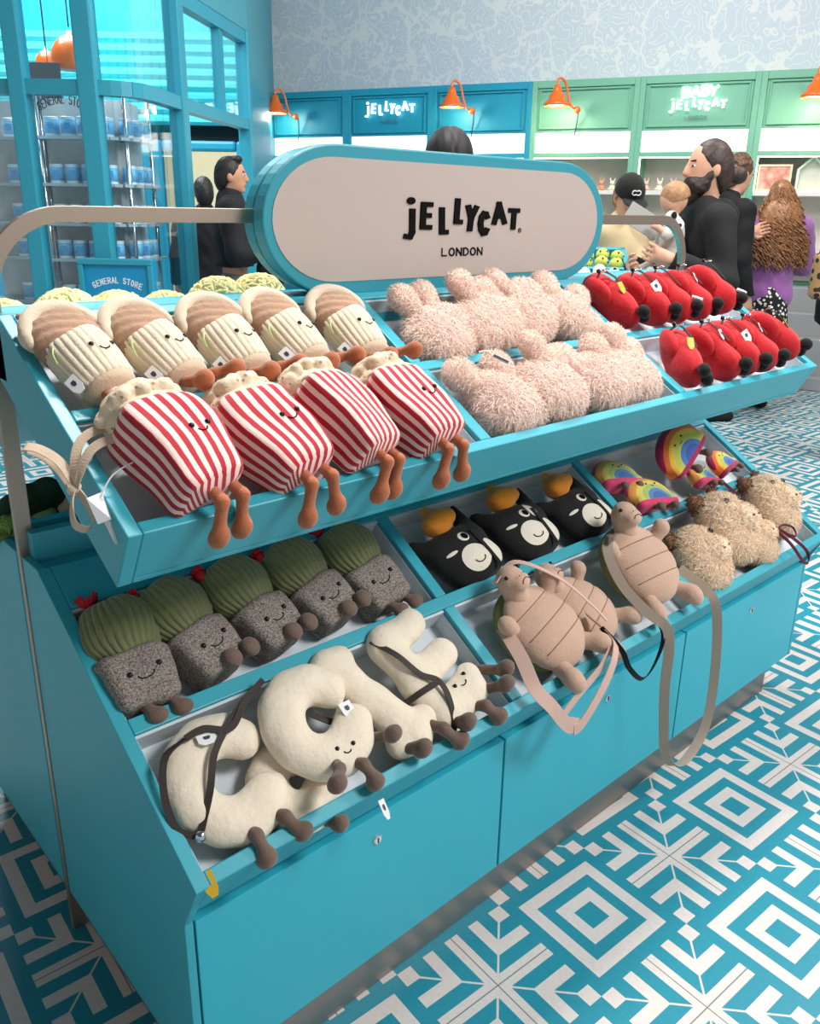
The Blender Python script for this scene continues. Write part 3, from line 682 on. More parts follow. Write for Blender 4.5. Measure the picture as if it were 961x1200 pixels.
def leg(parent, pts, r0, foot, m, fr=(.013,.02,.011), rot=None):
    if parent.name.startswith('letter'): pts = [(a,b*.93,c+.012*i) for i,(a,b,c) in enumerate(pts)]; foot = (foot[0], foot[1]*.93, foot[2]+.028)
    V, F = sdf([('c', pts[i], pts[i+1], r0, r0) for i in range(len(pts)-1)]+[('e', foot, fr)], .0032, 0, .008, pad=.006)
    return mobj('leg', V, F, m, parent, True)
def swing_tag(parent, p, n=(0,0,1), w=.02, h=.032, m=None, name='tag'):
    z = Vector(n).normalized(); y = Vector((0,-1,.15)); y = (y-z*y.dot(z)).normalized(); x = y.cross(z)
    M = Matrix.Identity(4)
    for i, v in enumerate((x, y, z)):
        for j in range(3): M[j][i] = v[j]
    M.translation = p
    out = [(-w/2,0),(w/2,0),(w/2,h*.7),(w*.25,h),(-w*.25,h),(-w/2,h*.7)]; V = [tuple(M @ Vector((a,b,c))) for c in (0,.0012) for a, b in out]
    o = mobj(name, V, [(0,1,2,3,4,5)[::-1],(6,7,8,9,10,11)]+[(i,(i+1)%6,6+(i+1)%6,6+i) for i in range(6)], m or WHITEP, parent)
    V = [tuple(M @ Vector((a*w,h*b,.0016))) for a, b in ((-.16,.25),(.16,.25),(.2,.42),(.1,.56),(-.1,.56),(-.2,.42))]
    if m is None: mobj('tag_print', V, [(0,1,2,3,4,5)], mat('tag_print', (60,60,66), .6), o)
    return o
# --- ribbed cream toy with a beige cap
def ribbed_toy(var=0):
    r = empty('ribbed_plush'); n = 26
    prof = [(.03,.052),(.046,.053),(.052,.048),(.0545,.03),(.054,.0),(.051,-.025),(.049,-.04),(.044,-.046),(.03,-.047)]
    mb = MB().lathe(prof, n*8, axis='y', rib=lambda a, i: 1+(.055 if 0 < i < 8 else 0)*(abs(math.cos(a*n/2))**.7-.6))
    mb.V = [(x, y+.004*math.sin(x*60)*(1 if y > 0 else 0), z*.8) for x, y, z in mb.V]
    body = mb.build('body', CREAM, r, True)
    blob('bottom_band', [('e',(0,-.048,0),(.046,.026,.037))], BEIGE, r, .004)
    # cap: brown gathered disc with a rolled pale rim, folded back behind the body
    blob('cap', [('e',(0,.072,.004),(.06,.052,.026)),('e',(0,.055,-.012),(.055,.04,.03))], TANB, r, .005,
         post=lambda P, f: f+.0022*np.sin(P[...,1]*330+3*np.sin(P[...,0]*30)))
    pts = [(.064*math.cos(a), .062+.064*math.sin(a), .004+.004*math.sin(a)) for a in [PI*(.02+.96*i/14) for i in range(15)]]
    blob('cap_rim', [('c', pts[i], pts[i+1], .006+.0075*math.sin(PI*i/14), .006+.0075*math.sin(PI*(i+1)/14)) for i in range(14)]+[('e',(0,.09,-.014),(.064,.045,.02))], PALE, r, .0045, k=.01)
    if var == 0: blob('cap_stalk', [('c',(-.03,.115,-.01),(-.036,.14,-.01),.009,.006)], TANB, r, .003)
    face_on(r, body, (-.005,.008), (.034,.008), .0042, .009)
    sp = {0: (.004,.014), 1: (.006,.03), 2: (.016,.034)}[var]
    for sx, t in ((-1, sp[0]), (1, sp[1])):
        x = .022*sx; lift = .012 if var == 0 else .034
        leg(r, [(x,-.06,.01),(x+t*.4,-.078,.01+lift*.5),(x+t,-.09,.01+lift)], .0085, (x+t*1.1,-.098,.014+lift), LEGO, (.016,.017,.02))
    swing_tag(r, (-.056,-.02,.012), (-.7,0,.7)); MB().tube(spline([(-.045,.04,.02),(-.055,.025,.02),(-.056,.01,.014)], 4), .0014, 5).build('tag_string', mat('mint_string', (190,220,150), .6), r, True)
    return reg(r)
ordi = ['leftmost','second from the left','middle','fourth from the left','rightmost']
place_h = .008
A0, A1, A2 = ribbed_toy(0), ribbed_toy(1), ribbed_toy(2)
firsts = {}
def use(proto):
    if proto not in firsts: firsts[proto] = 1; return proto
    return dup(proto)
for i, (X, s, rz, pr) in enumerate([(.085,.335,.22,A0),(.212,.335,.25,A1),(.345,.335,.12,A2),(.478,.34,.16,A1),(.622,.335,.05,A2)]):
    o = use(pr); tray_place(o, UT, X, s, .018, rz, .12, .12*math.sin(i*3))
    tag(o, 'ribbed cream plush with beige cap, %s of the upper back row' % ordi[i], 'plush toy', 'ribbed cream plush toys')
# --- striped popcorn box
def stripe_mat():
    m = mat('red_white_stripes', (180,16,40), .85, bump=.25, bs=300, sheen=.2); k = NB(m)
    tc = k.N.new('ShaderNodeTexCoord'); sp = k.N.new('ShaderNodeSeparateXYZ'); k.L.new(tc.outputs['UV'], sp.inputs[0])
    n = k.N.new('ShaderNodeTexNoise'); n.inputs['Scale'].default_value = 40; k.L.new(tc.outputs['Object'], n.inputs['Vector'])
    u = k.math('ADD', sp.outputs[0], k.math('MULTIPLY', n.outputs['Fac'], .006))
    s = k.gt(k.math('FRACT', k.math('MULTIPLY', u, 21.)), .5)
    k.L.new(k.mix(s, lin((238,205,196)), lin((176,14,38))), k.b.inputs['Base Color']); return m
STRIPE = stripe_mat()
def popcorn_toy(var=0):
    r = empty('popcorn_plush'); V = []; UV = []; F = []; n = 192; rows = 22; rn = random.Random(var)
    ph = rn.random()*6
    sq = [(math.copysign(abs(math.cos(2*PI*i/n-PI/2))**.24, math.cos(2*PI*i/n-PI/2))*1.2, math.copysign(abs(math.sin(2*PI*i/n-PI/2))**.24, math.sin(2*PI*i/n-PI/2))) for i in range(n+1)]
    PER = [0]
    for i in range(n): PER.append(PER[-1]+math.hypot(sq[i+1][0]-sq[i][0], sq[i+1][1]-sq[i][1]))
    PER = [q/PER[-1] for q in PER]
    for j in range(rows+1):
        t = j/rows; y = -.085+.17*t; edge = min(t, 1-t); shrink = 1-.16*math.exp(-edge*26)
        hw = (.055+.018*t)*shrink; hd = (.044+.01*t)*shrink
        for i in range(n+1):
            a = 2*PI*i/n-PI/2; c, s = math.cos(a), math.sin(a); e = .24
            x = hw*math.copysign(abs(c)**e, c); z = hd*math.copysign(abs(s)**e, s)
            bulge = 1+.05*math.sin(PI*t)+.025*math.sin(9*t+ph+3*x/hw)
            V.append((x*bulge+.006*math.sin(5*t+ph), y+.006*math.cos(x*30), z*bulge)); UV.append((PER[i], t))
    for j in range(rows):
        for i in range(n): k = j*(n+1)+i; F.append((k,k+1,k+n+2,k+n+1))
    k = len(V); V.append((0,-.088,0)); UV.append((.5,0))
    for i in range(n): F.append((k,i+1,i))
    k = len(V); V.append((0,.088,0)); UV.append((.5,1))
    for i in range(n): F.append((k,rows*(n+1)+i,rows*(n+1)+i+1))
    body = mobj('box_body', V, F, STRIPE, r, True, uv=UV)
    pr = [('e',(0,.088,-.002),(.068,.034,.048))]
    for i in range(120):
        a = rn.random()*2*PI; q = math.sqrt(rn.random()); pr.append(('e',(.068*q*math.cos(a), .1+.03*(1-q*q)+rn.random()*.01, -.002+.05*q*math.sin(a)), (.0115,.0115,.0115)))
    pm = mat('popcorn_fleece', (222,202,174), .9, bump=.5, bs=160)
    if 'pop' not in MATS:
        kk = NB(pm); v = kk.N.new('ShaderNodeTexVoronoi'); v.inputs['Scale'].default_value = 75; tc = kk.N.new('ShaderNodeTexCoord'); kk.L.new(tc.outputs['Object'], v.inputs['Vector'])
        kk.L.new(kk.mix(kk.lt(v.outputs['Distance'], .22), lin((226,208,180)), lin((190,132,104))), kk.b.inputs['Base Color']); MATS['pop'] = pm
    blob('popcorn', pr, pm, r, .0042, k=.004)
    blob('lining', [('e',(.0,.086,.03),(.066,.012,.022))], PALE, r, .004)
    if var != 2: face_on(r, body, (.008,.012), (.04,.012), .0048, .009)
    for sx in (-1, 1):
        x = .02*sx+.012; b = .01*sx*(1 if var % 2 else .3)
        leg(r, [(x,-.082,.01),(x+b*.3,-.108,.012),(x+b,-.124,-.022)], .0098, (x+b*1.3,-.134,-.04), LEGO, (.0165,.016,.022))
    return reg(r)
P0, P1, P2 = popcorn_toy(0), popcorn_toy(1), popcorn_toy(2)
for i, (X, s, rz, rx, ry, h, pr) in enumerate([(.12,.098,.2,.1,.12,.035,P0),(.283,.094,.16,.05,.0,.028,P1),(.43,.098,.2,.1,.3,.035,P2),(.585,.096,.12,.06,.1,.03,P1)]):
    o = use(pr); tray_place(o, UT, X, s, h, rz, rx, ry, .97)
    tag(o, 'red and white striped popcorn box plush, %s' % ['leftmost','second from the left','third, showing its faceless side','rightmost next to the pink plush'][i], 'plush toy', 'striped popcorn box plush toys')
# beige strap and tag that hang off the first popcorn toy, outside the tray
st = empty('looped_strap', label='beige webbing strap bundled and hanging outside the left end of the upper tray', cat='strap')
st.matrix_world = UT @ Matrix.Translation((0,.17,0))
ribbon([(.075,.01,.03),(.03,.012,.03),(-.0,.0,.022),(-.018,-.03,.002),(-.022,-.045,-.02)], .014, .0016, side=(0,1,.3)).build('strap', STRAPB, st)
ribbon([(.09,-.03,.035),(.05,-.02,.04),(.01,-.022,.03),(-.014,-.04,.005),(-.022,-.05,-.02)], .014, .0016, side=(0,1,.3)).build('strap', STRAPB, st)
ribbon([(-.02,-.04,-.016),(-.03,-.01,.0),(-.045,.02,.0),(-.06,.035,-.004),(-.055,.04,-.016),(-.04,.02,-.014),(-.026,-.01,-.02),(-.022,-.045,-.022)], .015, .0018, side=(1,1,.2)).build('strap_loop', STRAPB, st)
ribbon([(-.022,-.048,-.02),(-.034,-.07,-.03),(-.036,-.092,-.044),(-.02,-.1,-.05),(-.008,-.085,-.04),(-.016,-.06,-.024),(-.022,-.045,-.02)], .013, .0018, side=(.2,0,1)).build('strap_loop', STRAPB, st)
MB().lathe([(.0095,-.006),(.0095,.006)], 16, c=(-.022,-.046,-.02)).build('elastic_band', PALE, st, True)
MB().tube(spline([(.06,-.06,.03),(.02,-.07,.02),(-.004,-.09,.0)], 5), .0012, 5).build('tag_string', WHITEP, st, True)
sx = mobj('care_label', [(-.022,-.085,-.002),(.004,-.08,.0),(-.002,-.125,-.01),(-.018,-.12,-.02),(-.003,-.09,-.03),(.012,-.15,-.03),(-.004,-.15,-.035)], [(0,1,2,3),(1,4,6,5)], WHITEP, st)
sx.modifiers.new('t', 'SOLIDIFY').thickness = .0012
# --- cactus in a speckled pot
def pot_mat():
    m = mat('speckled_grey_wool', (120,114,108), .95, bump=.8, bs=220); k = NB(m); n = k.N.new('ShaderNodeTexNoise'); n.inputs['Scale'].default_value = 330; n.inputs['Detail'].default_value = 3
    tc = k.N.new('ShaderNodeTexCoord'); k.L.new(tc.outputs['Object'], n.inputs['Vector']); r = k.N.new('ShaderNodeValToRGB'); r.color_ramp.elements[0].position = .3; r.color_ramp.elements[1].position = .75
    r.color_ramp.elements[0].color = lin((70,62,56)); r.color_ramp.elements[1].color = lin((186,174,164)); k.L.new(n.outputs['Fac'], r.inputs[0]); k.L.new(r.outputs[0], k.b.inputs['Base Color']); return m
POT = pot_mat(); OLIVE = mat('olive_velvet', (118,122,76), .7, var=.12, vs=10, bump=.3, bs=150, sheen=.6); REDF = mat('red_felt', (206,30,44), .85)
def cactus_toy(var=0):
    r = empty('cactus_plush'); n = 30; R = random.Random(var+5)
    prof = [(.02,.062),(.038,.056),(.051,.042),(.059,.02),(.06,.0),(.056,-.022),(.046,-.04),(.02,-.045)]; P = []
    for i in range(len(prof)-1):
        for j in range(4): t = j/4; P.append((prof[i][0]*(1-t)+prof[i+1][0]*t, prof[i][1]*(1-t)+prof[i+1][1]*t))
    P.append(prof[-1])
    mb = MB().lathe(P, n*6, axis='y', rib=lambda a, i: 1+.11*(abs(math.cos((a+.035*math.sin(i*.22))*n/2))**.6-.6))
    mb.V = [(x*1.16+.003*math.sin(y*70), y*1.12+.076+.003*math.sin(x*80), z*.86) for x, y, z in mb.V]; mb.build('cactus_dome', OLIVE, r, True)
    lip = lambda P, f: f-.002*np.sin(P[...,0]*70+var)+.001*np.sin(P[...,1]*100)
    V, F = sdf([('b',(0,-.022,0),(.06,.05,.04),.018),('e',(0,.022,0),(.068,.014,.044))], .0042, 0, .015, post=lip)
    V[:,0] *= 1+1.5*V[:,1]; pot = mobj('pot_body', V, F, POT, r, True)
    face_on(r, pot, (-.026,-.018), (.026,-.012), .0052, .014)
    if var == 0:
        b = MB()
        for j in range(14):
            a = j*2.4; b.tube([(-.036,.142,.006),(-.036+.02*math.cos(a),.154+.01*R.random(),.008+.02*math.sin(a))], [.004,.0022], 5)
    else:
        b = MB(); b.ball((-.052,.134,.008), (.013,.014,.012), 9, 6)
        for j in range(6): a = j*1.05; b.ball((-.052+.009*math.cos(a),.147,.008+.009*math.sin(a)), .0055, 6, 5)
    b.build('flower', REDF, r, True)
    for sx in (-1, 1):
        x = .022*sx+.006
        if var == 0: leg(r, [(x,-.06,.006),(x+.006,-.08,.02)], .0095, (x+.014,-.094,.022), LEGB, (.018,.014,.015))
        else: leg(r, [(x,-.06,.01),(x+.014,-.066,.03)], .0095, (x+.016,-.066,.046), LEGB, (.018,.019,.014))
    return reg(r)
C0, C1, C2 = cactus_toy(0), cactus_toy(1), cactus_toy(2)
for i, (X, s, rz, ry, pr) in enumerate([(.078,.378,-.06,0,C0),(.205,.388,.22,.1,C1),(.34,.395,.2,.1,C2),(.478,.4,.22,.0,C1),(.612,.395,.12,-.05,C0)]):
    o = use(pr); tray_place(o, LT, X, s, -.012, rz, .06, ry, 1.0)
    tag(o, 'olive cactus plush in smiling grey speckled pot, %s in its row' % ordi[i], 'plush toy', 'cactus plush toys')
# --- letter bags
IVORY = mat('ivory_fleece', (236,222,200), .9, var=.03, vs=20, bump=.7, bs=70, sheen=.4)
def letter_toy(kind, strokes, eyes, legs, rad=.034):
    r = empty('letter_plush'); pr = []
    for st in strokes:
        for a, b in zip(st[:-1], st[1:]): pr.append(('c', (a[0],a[1],0), (b[0],b[1],0), rad*(a[2] if len(a) > 2 else 1), rad*(b[2] if len(b) > 2 else 1)))
    V, F = sdf(pr, .0048, 0, .012, post=lambda P, f: f+.0022*np.sin(P[...,0]*75+1)*np.sin(P[...,1]*68)); V[:,2] *= .72
    body = mobj('letter_body', V, F, IVORY, r, True)
    if eyes: face_on(r, body, *eyes, .0042, .007)
    for pts, foot in legs: leg(r, pts, .0095, foot, LEGB, (.0165,.015,.02))
    return r, body
def cpts(R1, a0, a1, n=12, cx=0, cy=0, ry=None): return [(cx+R1*math.cos(math.radians(a0+(a1-a0)*i/n)), cy+(ry or R1)*math.sin(math.radians(a0+(a1-a0)*i/n))) for i in range(n+1)]
LD = 'ivory plush letter bag, '
lc, b = letter_toy('C', [cpts(.064,50,322,14,ry=.07)], None, [([(-.005,-.085,.0),(.0,-.11,.01),(.004,-.135,-.005)], (.006,-.146,-.018)), ([(.038,-.075,.0),(.052,-.1,.01),(.062,-.12,-.006)], (.074,-.13,-.018))])
tag(lc, LD+'C shaped, lowest left with a brown strap looped over it', 'plush bag'); tray_place(lc, LT, .128, .14, -.008, -.1, .05, 0, 1.06)
ribbon([(-.05,.07,.03),(-.09,.05,.034),(-.105,.0,.02),(-.1,-.05,.01),(-.075,-.07,.014)], .011, .0018, side=(1,0,.3)).build('strap', STRAPD, lc)
ribbon([(-.075,-.07,.016),(-.045,-.02,.032),(-.02,.03,.036),(.02,.07,.034),(.06,.1,.034),(.1,.12,.02)], .011, .0018, side=(0,1,0)).build('strap', STRAPD, lc)
ribbon([(-.05,.07,.031),(-.02,.075,.034),(.02,.062,.036),(.06,.098,.036),(.11,.13,.02)], .011, .0018, side=(0,1,0)).build('strap', STRAPD, lc)
swing_tag(lc, (-.02,.068,.03), (0,.2,1), .03, .02); swing_tag(lc, (-.085,-.12,.012), (-.4,0,1), .018, .036, YEL, 'gold_tag')
MB().ball((-.075,-.072,.016), .009, 8, 6).build('buckle', CHROME, lc, True)
l2, b = letter_toy('C2', [cpts(.05,48,318,14,ry=.054)], None, [([(-.01,-.08,.0),(.0,-.1,.0)], (.004,-.115,-.004))])
tag(l2, LD+'lying underneath the big letter C', 'plush bag'); tray_place(l2, LT, .235, .085, -.03, .2, 0, 0, .95)
lb, b = letter_toy('C', [cpts(.064,42,332,16,ry=.068)], ((-.012,-.064),(.02,-.068)), [([(-.02,-.085,.012),(-.035,-.105,.03),(-.05,-.118,.03)], (-.06,-.128,.028)), ([(.01,-.09,.0),(.018,-.115,.012),(.024,-.14,-.004)], (.026,-.15,-.016)), ([(.075,-.07,-.01),(.085,-.085,.0)], (.092,-.094,.006))], .036)
tag(lb, LD+'big C shape with smiling face and white tag', 'plush bag'); tray_place(lb, LT, .31, .155, .016, .02, .05, 0, 1.03)
swing_tag(lb, (.05,.004,.02), (0,0,1), .024, .03); swing_tag(lb, (.03,-.165,-.01), (0,-.3,1), .012, .034)
ribbon([(.0,.02,-.01),(.03,-.01,-.012),(.06,-.03,-.01)], .012, .002, side=(0,1,0)).build('strap', STRAPD, lb)
ll, b = letter_toy('I', [[(-.025,.085,.95),(-.01,.0,1),(.012,-.085,1.05)], [(-.05,.085,.75),(.0,.09,.75)], [(-.02,-.09,.8),(.055,-.082,.8)]], None, [([(-.03,-.1,.0),(-.02,-.115,.01)], (-.018,-.126,.006)), ([(.04,-.1,.01),(.045,-.125,.015),(.052,-.15,-.002)], (.064,-.16,-.014))])
tag(ll, LD+'tall slanted I shape between the big C and the E', 'plush bag'); tray_place(ll, LT, .447, .155, -.002, .2, .04, 0, 1.12)
MB().tube([(.085,-.128,-.012),(.12,-.145,-.016)], .006, 8).build('tag', WHITEP, ll, True)
le_, b = letter_toy('E', [[(-.045,.08),(-.045,0),(-.045,-.075)], [(-.045,.085,.95),(.035,.088,.9)], [(-.04,.005,.9),(.045,.01,.9)], [(-.045,-.075,1),(.035,-.07,1.05),(.055,-.05,.8)]], ((.0,-.052),(.034,-.044)), [([(.012,-.1,.0),(.02,-.12,.012),(.026,-.14,-.004)], (.034,-.15,-.014)), ([(.055,-.09,.0),(.062,-.105,.015)], (.07,-.115,.018)), ([(.09,-.06,.0),(.096,-.08,.01)], (.1,-.092,.012)), ([(-.05,-.1,.0),(-.045,-.112,.01)], (-.045,-.122,.008))], .033)
tag(le_, LD+'E shape at the right end of its bin', 'plush bag'); tray_place(le_, LT, .597, .158, .0, .16, .04, 0, 1.12)
ribbon([(-.07,.1,.01),(-.062,.05,.03),(-.05,.0,.03),(-.03,-.03,.032),(-.04,-.07,.03),(-.06,-.11,.012)], .011, .0018, side=(1,.2,0)).build('strap', STRAPD, le_)
ribbon([(-.1,-.02,-.01),(-.07,-.025,.02),(-.03,-.03,.034)], .011, .0018, side=(0,1,0)).build('strap', STRAPD, le_)
# --- shaggy pink toys
PINK = mat('shaggy_pink', (255,226,212), .9, var=.03, vs=14, sheen=.5)
def pink_toy(var=0):
    r = empty('shaggy_pink_plush')
    bodies = [[('e',(0,-.01,0),(.088,.075,.042)),('e',(.05,.02,0),(.06,.05,.04))], [('e',(0,0,0),(.095,.08,.044)),('e',(-.05,-.03,.0),(.05,.05,.036))], [('e',(0,0,0),(.082,.078,.046)),('e',(.06,-.03,0),(.04,.05,.035))]][var]
    furry('body', bodies, PINK, r, 11000, .0125, .0017, lean=1.3, h=.007)
    for c, rad in ((((-.055,.09,.03), .026), ((.02,.105,.03), .024)), (((-.02,.1,.045), .026), ((.05,.08,.02), .03)), (((-.06,.085,.02), .034), ((.055,.075,.03), .03)))[var]:
        furry('ear', [('c',(c[0]*.8,.03,.02),c,.018,rad*.8),('e',c,(rad,rad*1.15,rad*.7))], PINK, r, 2400, .0085, .0016, h=.005, lean=.9)
    return reg(r)
K0, K1, K2 = pink_toy(0), pink_toy(1), pink_toy(2)
pk = [(.86,.342,0,.0,.05,K0,'left of the upper back bin'),(1.02,.35,.1,.01,-.1,K1,'centre of the upper back bin'),(1.16,.36,.6,.012,-.2,K0,'raised ear, right of centre of the upper back bin'),(1.33,.345,-.3,.0,.2,K2,'right end of the upper back bin'),
      (.86,.11,.15,-.006,.05,K2,'left of the upper front bin'),(1.03,.118,-.1,.0,.1,K1,'centre left of the upper front bin'),(1.2,.115,.1,-.004,-.1,K2,'centre right of the upper front bin'),(1.34,.12,-.2,-.01,.1,K1,'right end of the upper front bin')]
for X, s, rz, h, ry, pr, lab in pk:
    o = use(pr); tray_place(o, UT, X, s, h, rz, .05, ry, .98); tag(o, 'fluffy pink plush with round ears, '+lab, 'plush toy', 'fluffy pink plush toys')
# silver clip on the front pink toy
c = empty('silver_clip', label='small grey metal strap clip lying on the leftmost front pink plush', cat='clip'); c.matrix_world = UT @ Matrix.Translation((.835,.145,.085)) @ Matrix.Rotation(-.9, 4, 'Z')
MB().box(-.018,.018,-.005,.005,0,.004).build('clip_bar', CHROME, c, bevel=.0015); ribbon([(-.018,0,.002),(-.03,.004,.004),(-.045,.002,-.006)], .008, .0015, side=(0,1,0)).build('strap_end', STRAPB, c)
# --- red bags
RED = mat('red_velour', (200,12,26), .8, var=.12, vs=12, bump=.3, bs=120, sheen=.15)
BLKV = mat('black_velour', (12,10,11), .9, bump=.4, bs=150, sheen=.08)
def red_toy(var=0):
    r = empty('red_plush_bag')
    body = blob('body', [('e',(0,.01,.0),(.04,.09,.062)),('e',(0,-.05,.012),(.036,.055,.05))], RED, r, .006, post=lambda P, f: f+.003*np.exp(-(P[...,0]/.004)**2)+.0015*np.sin(P[...,1]*60+var))
    blob('flap', [('e',(-.03,.03,.03),(.02,.05,.034))], RED, r, .005)
    for x, z in ((.012,.052),(.03,.022)): blob('foot', [('e',(x,-.098,z),(.016,.02,.019))], BLKV, r, .005)
    ribbon([(-.03,.05,.058),(-.005,.062,.066),(.012,.03,.068),(.02,-.02,.06)], .006, .0015, side=(1,0,0)).build('strap', STRAPD, r)
    MB().tube(spline([(-.012,.06,.068),(0,.05,.078),(.01,.06,.07)], 5), .0028, 6).build('ring', CHROME, r, True)
    MB().ball((-.014,.066,.068), .006, 8, 6).build('clasp', BLK, r, True)
    if var == 0: swing_tag(r, (.006,.005,.072), (.2,-.4,1), .02, .034, YEL, 'gold_tag')
    if var == 1: swing_tag(r, (.004,.0,.072), (-.3,-.5,1), .026, .036)
    if var == 2: MB().tube([(.012,-.07,.062),(.03,-.095,.066)], .0055, 8).build('tag', WHITEP, r, True)
    if var == 3: swing_tag(r, (.012,.02,.07), (.3,-.4,1), .016, .03)
    return reg(r)
Rd = [red_toy(v) for v in range(4)]
rows_ = [[(1.535,.375,.1,0),(1.68,.37,.14,1),(1.79,.372,.16,2),(1.905,.372,.12,3),(2.04,.375,.16,2)], [(1.56,.12,-.45,0),(1.71,.125,.06,3),(1.815,.125,.12,1),(1.92,.125,.12,3),(2.06,.135,.3,0)]]
for j, row in enumerate(rows_):
    for i, (X, s, rz, v) in enumerate(row):
        o = use(Rd[v]); tray_place(o, UT, X, s, .012+(.008 if i == 4 else 0), rz, .1, -.35+.1*i, .98)
        tag(o, 'red plush bag with black feet, %s of the %s red row' % (ordi[i], ['back','front'][j]), 'plush bag', 'red plush bags')
# --- black and white toys with orange knob
WFELT = mat('white_felt', (232,224,208), .85, bump=.3, bs=200); ORGP = mat('orange_plush', (255,152,32), .85, var=.08, vs=20, bump=.4, bs=100, sheen=.3)
def black_toy(var=0):
    r = empty('black_plush_bag')
    body = blob('body', [('e',(0,0,0),(.085,.066,.04)),('e',(.01,-.035,.0),(.08,.04,.04)),('c',(.062,.03,-.005),(.078,.105,-.01),.028,.01),('c',(-.06,.03,-.005),(-.09,.06,-.01),.026,.016)], BLKV, r, .006, k=.02)
    def patch(name, cx, cy, rx, ry, m, lift=.0012, par=r, n=24):
        pts = [hit(body, (cx+rx*q*math.cos(2*PI*i/n), cy+ry*q*math.sin(2*PI*i/n), .2)) for q in (1, .6, .25) for i in range(n)]
        V = [(p[0], p[1], p[2]+lift+(.0008 if i >= n else -.0004)) for i, p in enumerate(pts)]; F = []
        for a in (0, 1):
            for i in range(n): F.append((a*n+i, a*n+(i+1)%n, (a+1)*n+(i+1)%n, (a+1)*n+i))
        F.append(tuple(2*n+i for i in range(n))); return mobj(name, V, F, m, par, True)
    patch('face_patch', -.008,-.03,.037,.03,WFELT); patch('cheek_patch', .05,-.03,.022,.03,WFELT)
    if var == 1: patch('wing_patch', .03,.028,.014,.024,WFELT)
    e = patch('eye_ring', .0,.022,.014,.012,WFELT); patch('pupil', .002,.022,.0085,.0085,BLKFELT,.003,e)
    patch('eye_line', -.052,.0,.014,.004,WFELT)
    pts = []
    for i in range(9):
        a = PI*i/8; x = -.006-math.cos(a)*.014; y = -.036-math.sin(a)*.009; p = hit(body, (x,y,.2)); pts.append((x,y,p[2]+.003))
    MB().tube(pts, .0011, 5).build('mouth', BLKFELT, r, True)
    blob('orange_top', [('e',(-.012,.082,.014),(.036,.031,.03)),('e',(-.018,.113,.014),(.011,.014,.011)),('e',(.014,.083,.026),(.02,.019,.017)),('e',(-.036,.08,.028),(.018,.018,.015))], ORGP, r, .0045, k=.006)
    ribbon([(.03,.03,.038),(.028,-.02,.044),(.034,-.07,.038)], .009, .0016, side=(1,0,0)).build('strap', BLKV, r)
    return reg(r)
B0, B1 = black_toy(0), black_toy(1)
for X, s, rz, pr, lab in ((.872,.378,.1,B0,'leftmost, nearest the cactus plush'),(1.09,.385,-.05,B1,'middle one'),(1.315,.375,.1,B0,'rightmost, beside the rainbow plush')):
    o = use(pr); tray_place(o, LT, X, s, -.008, rz, .06, 0, 1.12); tag(o, 'black plush bag with white face and orange top, '+lab, 'plush bag', 'black and white plush bags')
# --- rainbow toys
def rainbow_mat(pal, nm):
    m = mat(nm, (230,120,60), .8, bump=.3, bs=120, sheen=.3); k = NB(m); o, tc = k.xyz('Object')
    q = k.math('SQRT', k.math('ADD', k.math('POWER', o[0], 2.), k.math('POWER', k.math('ADD', o[1], .045), 2.)))
    r = k.N.new('ShaderNodeValToRGB'); r.color_ramp.interpolation = 'CONSTANT'; k.L.new(k.math('DIVIDE', q, .12), r.inputs[0])
    while len(r.color_ramp.elements) < len(pal): r.color_ramp.elements.new(.5)
    for e, (p, c) in zip(r.color_ramp.elements, pal): e.position = p; e.color = lin(c)
    base = k.lt(o[1], -.036); k.L.new(k.mix(base, r.outputs[0], lin(pal[-1][1])), k.b.inputs['Base Color']); return m
RM1 = rainbow_mat([(0,(70,110,180)),(.3,(90,140,190)),(.42,(176,200,110)),(.58,(238,216,100)),(.74,(240,160,70)),(.9,(222,60,110))], 'rainbow_velour')
RM2 = rainbow_mat([(0,(60,90,170)),(.3,(70,120,190)),(.44,(190,200,90)),(.6,(244,200,70)),(.74,(240,120,50)),(.86,(170,20,80))], 'deep_rainbow_velour')
def rainbow_toy(m):
    r = empty('rainbow_plush'); blob('rainbow_body', [('e',(0,-.004,0),(.098,.075,.036)),('b',(0,-.035,0),(.09,.02,.032),.018)], m, r, .006, post=lambda P, f: np.maximum(f, -.056-P[...,1]))
    body = [c for c in children(r)][0]
    face_on(r, body, (-.02,.026), (.02,.026), .0035, .006)
    for sx in (-1, 1): leg(r, [(.03*sx,-.05,.01),(.032*sx,-.066,.03)], .008, (.034*sx,-.072,.04), LEGB, (.014,.015,.012))
    return reg(r)
W1, W2 = rainbow_toy(RM1), rainbow_toy(RM2)
for X, s, h, rz, rx, ry, pr, sc, lab in ((1.56,.445,-.005,-.25,.0,0,W1,.85,'against the left divider'),(1.6,.345,.006,-.2,.0,0,W1,.9,'lying at the front of its bin'),(1.83,.44,.05,.55,.2,-.5,W2,1.0,'big deep coloured one leaning upright'),(1.9,.35,.0,-.1,.0,0.2,W1,.72,'small, right of the big upright one'),(2.05,.37,.0,.2,.0,0.1,W2,.72,'at the right end of its bin')):
    o = use(pr); tray_place(o, LT, X, s, h, rz, rx, ry, sc); tag(o, 'rainbow striped plush cushion, '+lab, 'plush toy', 'rainbow plush toys')
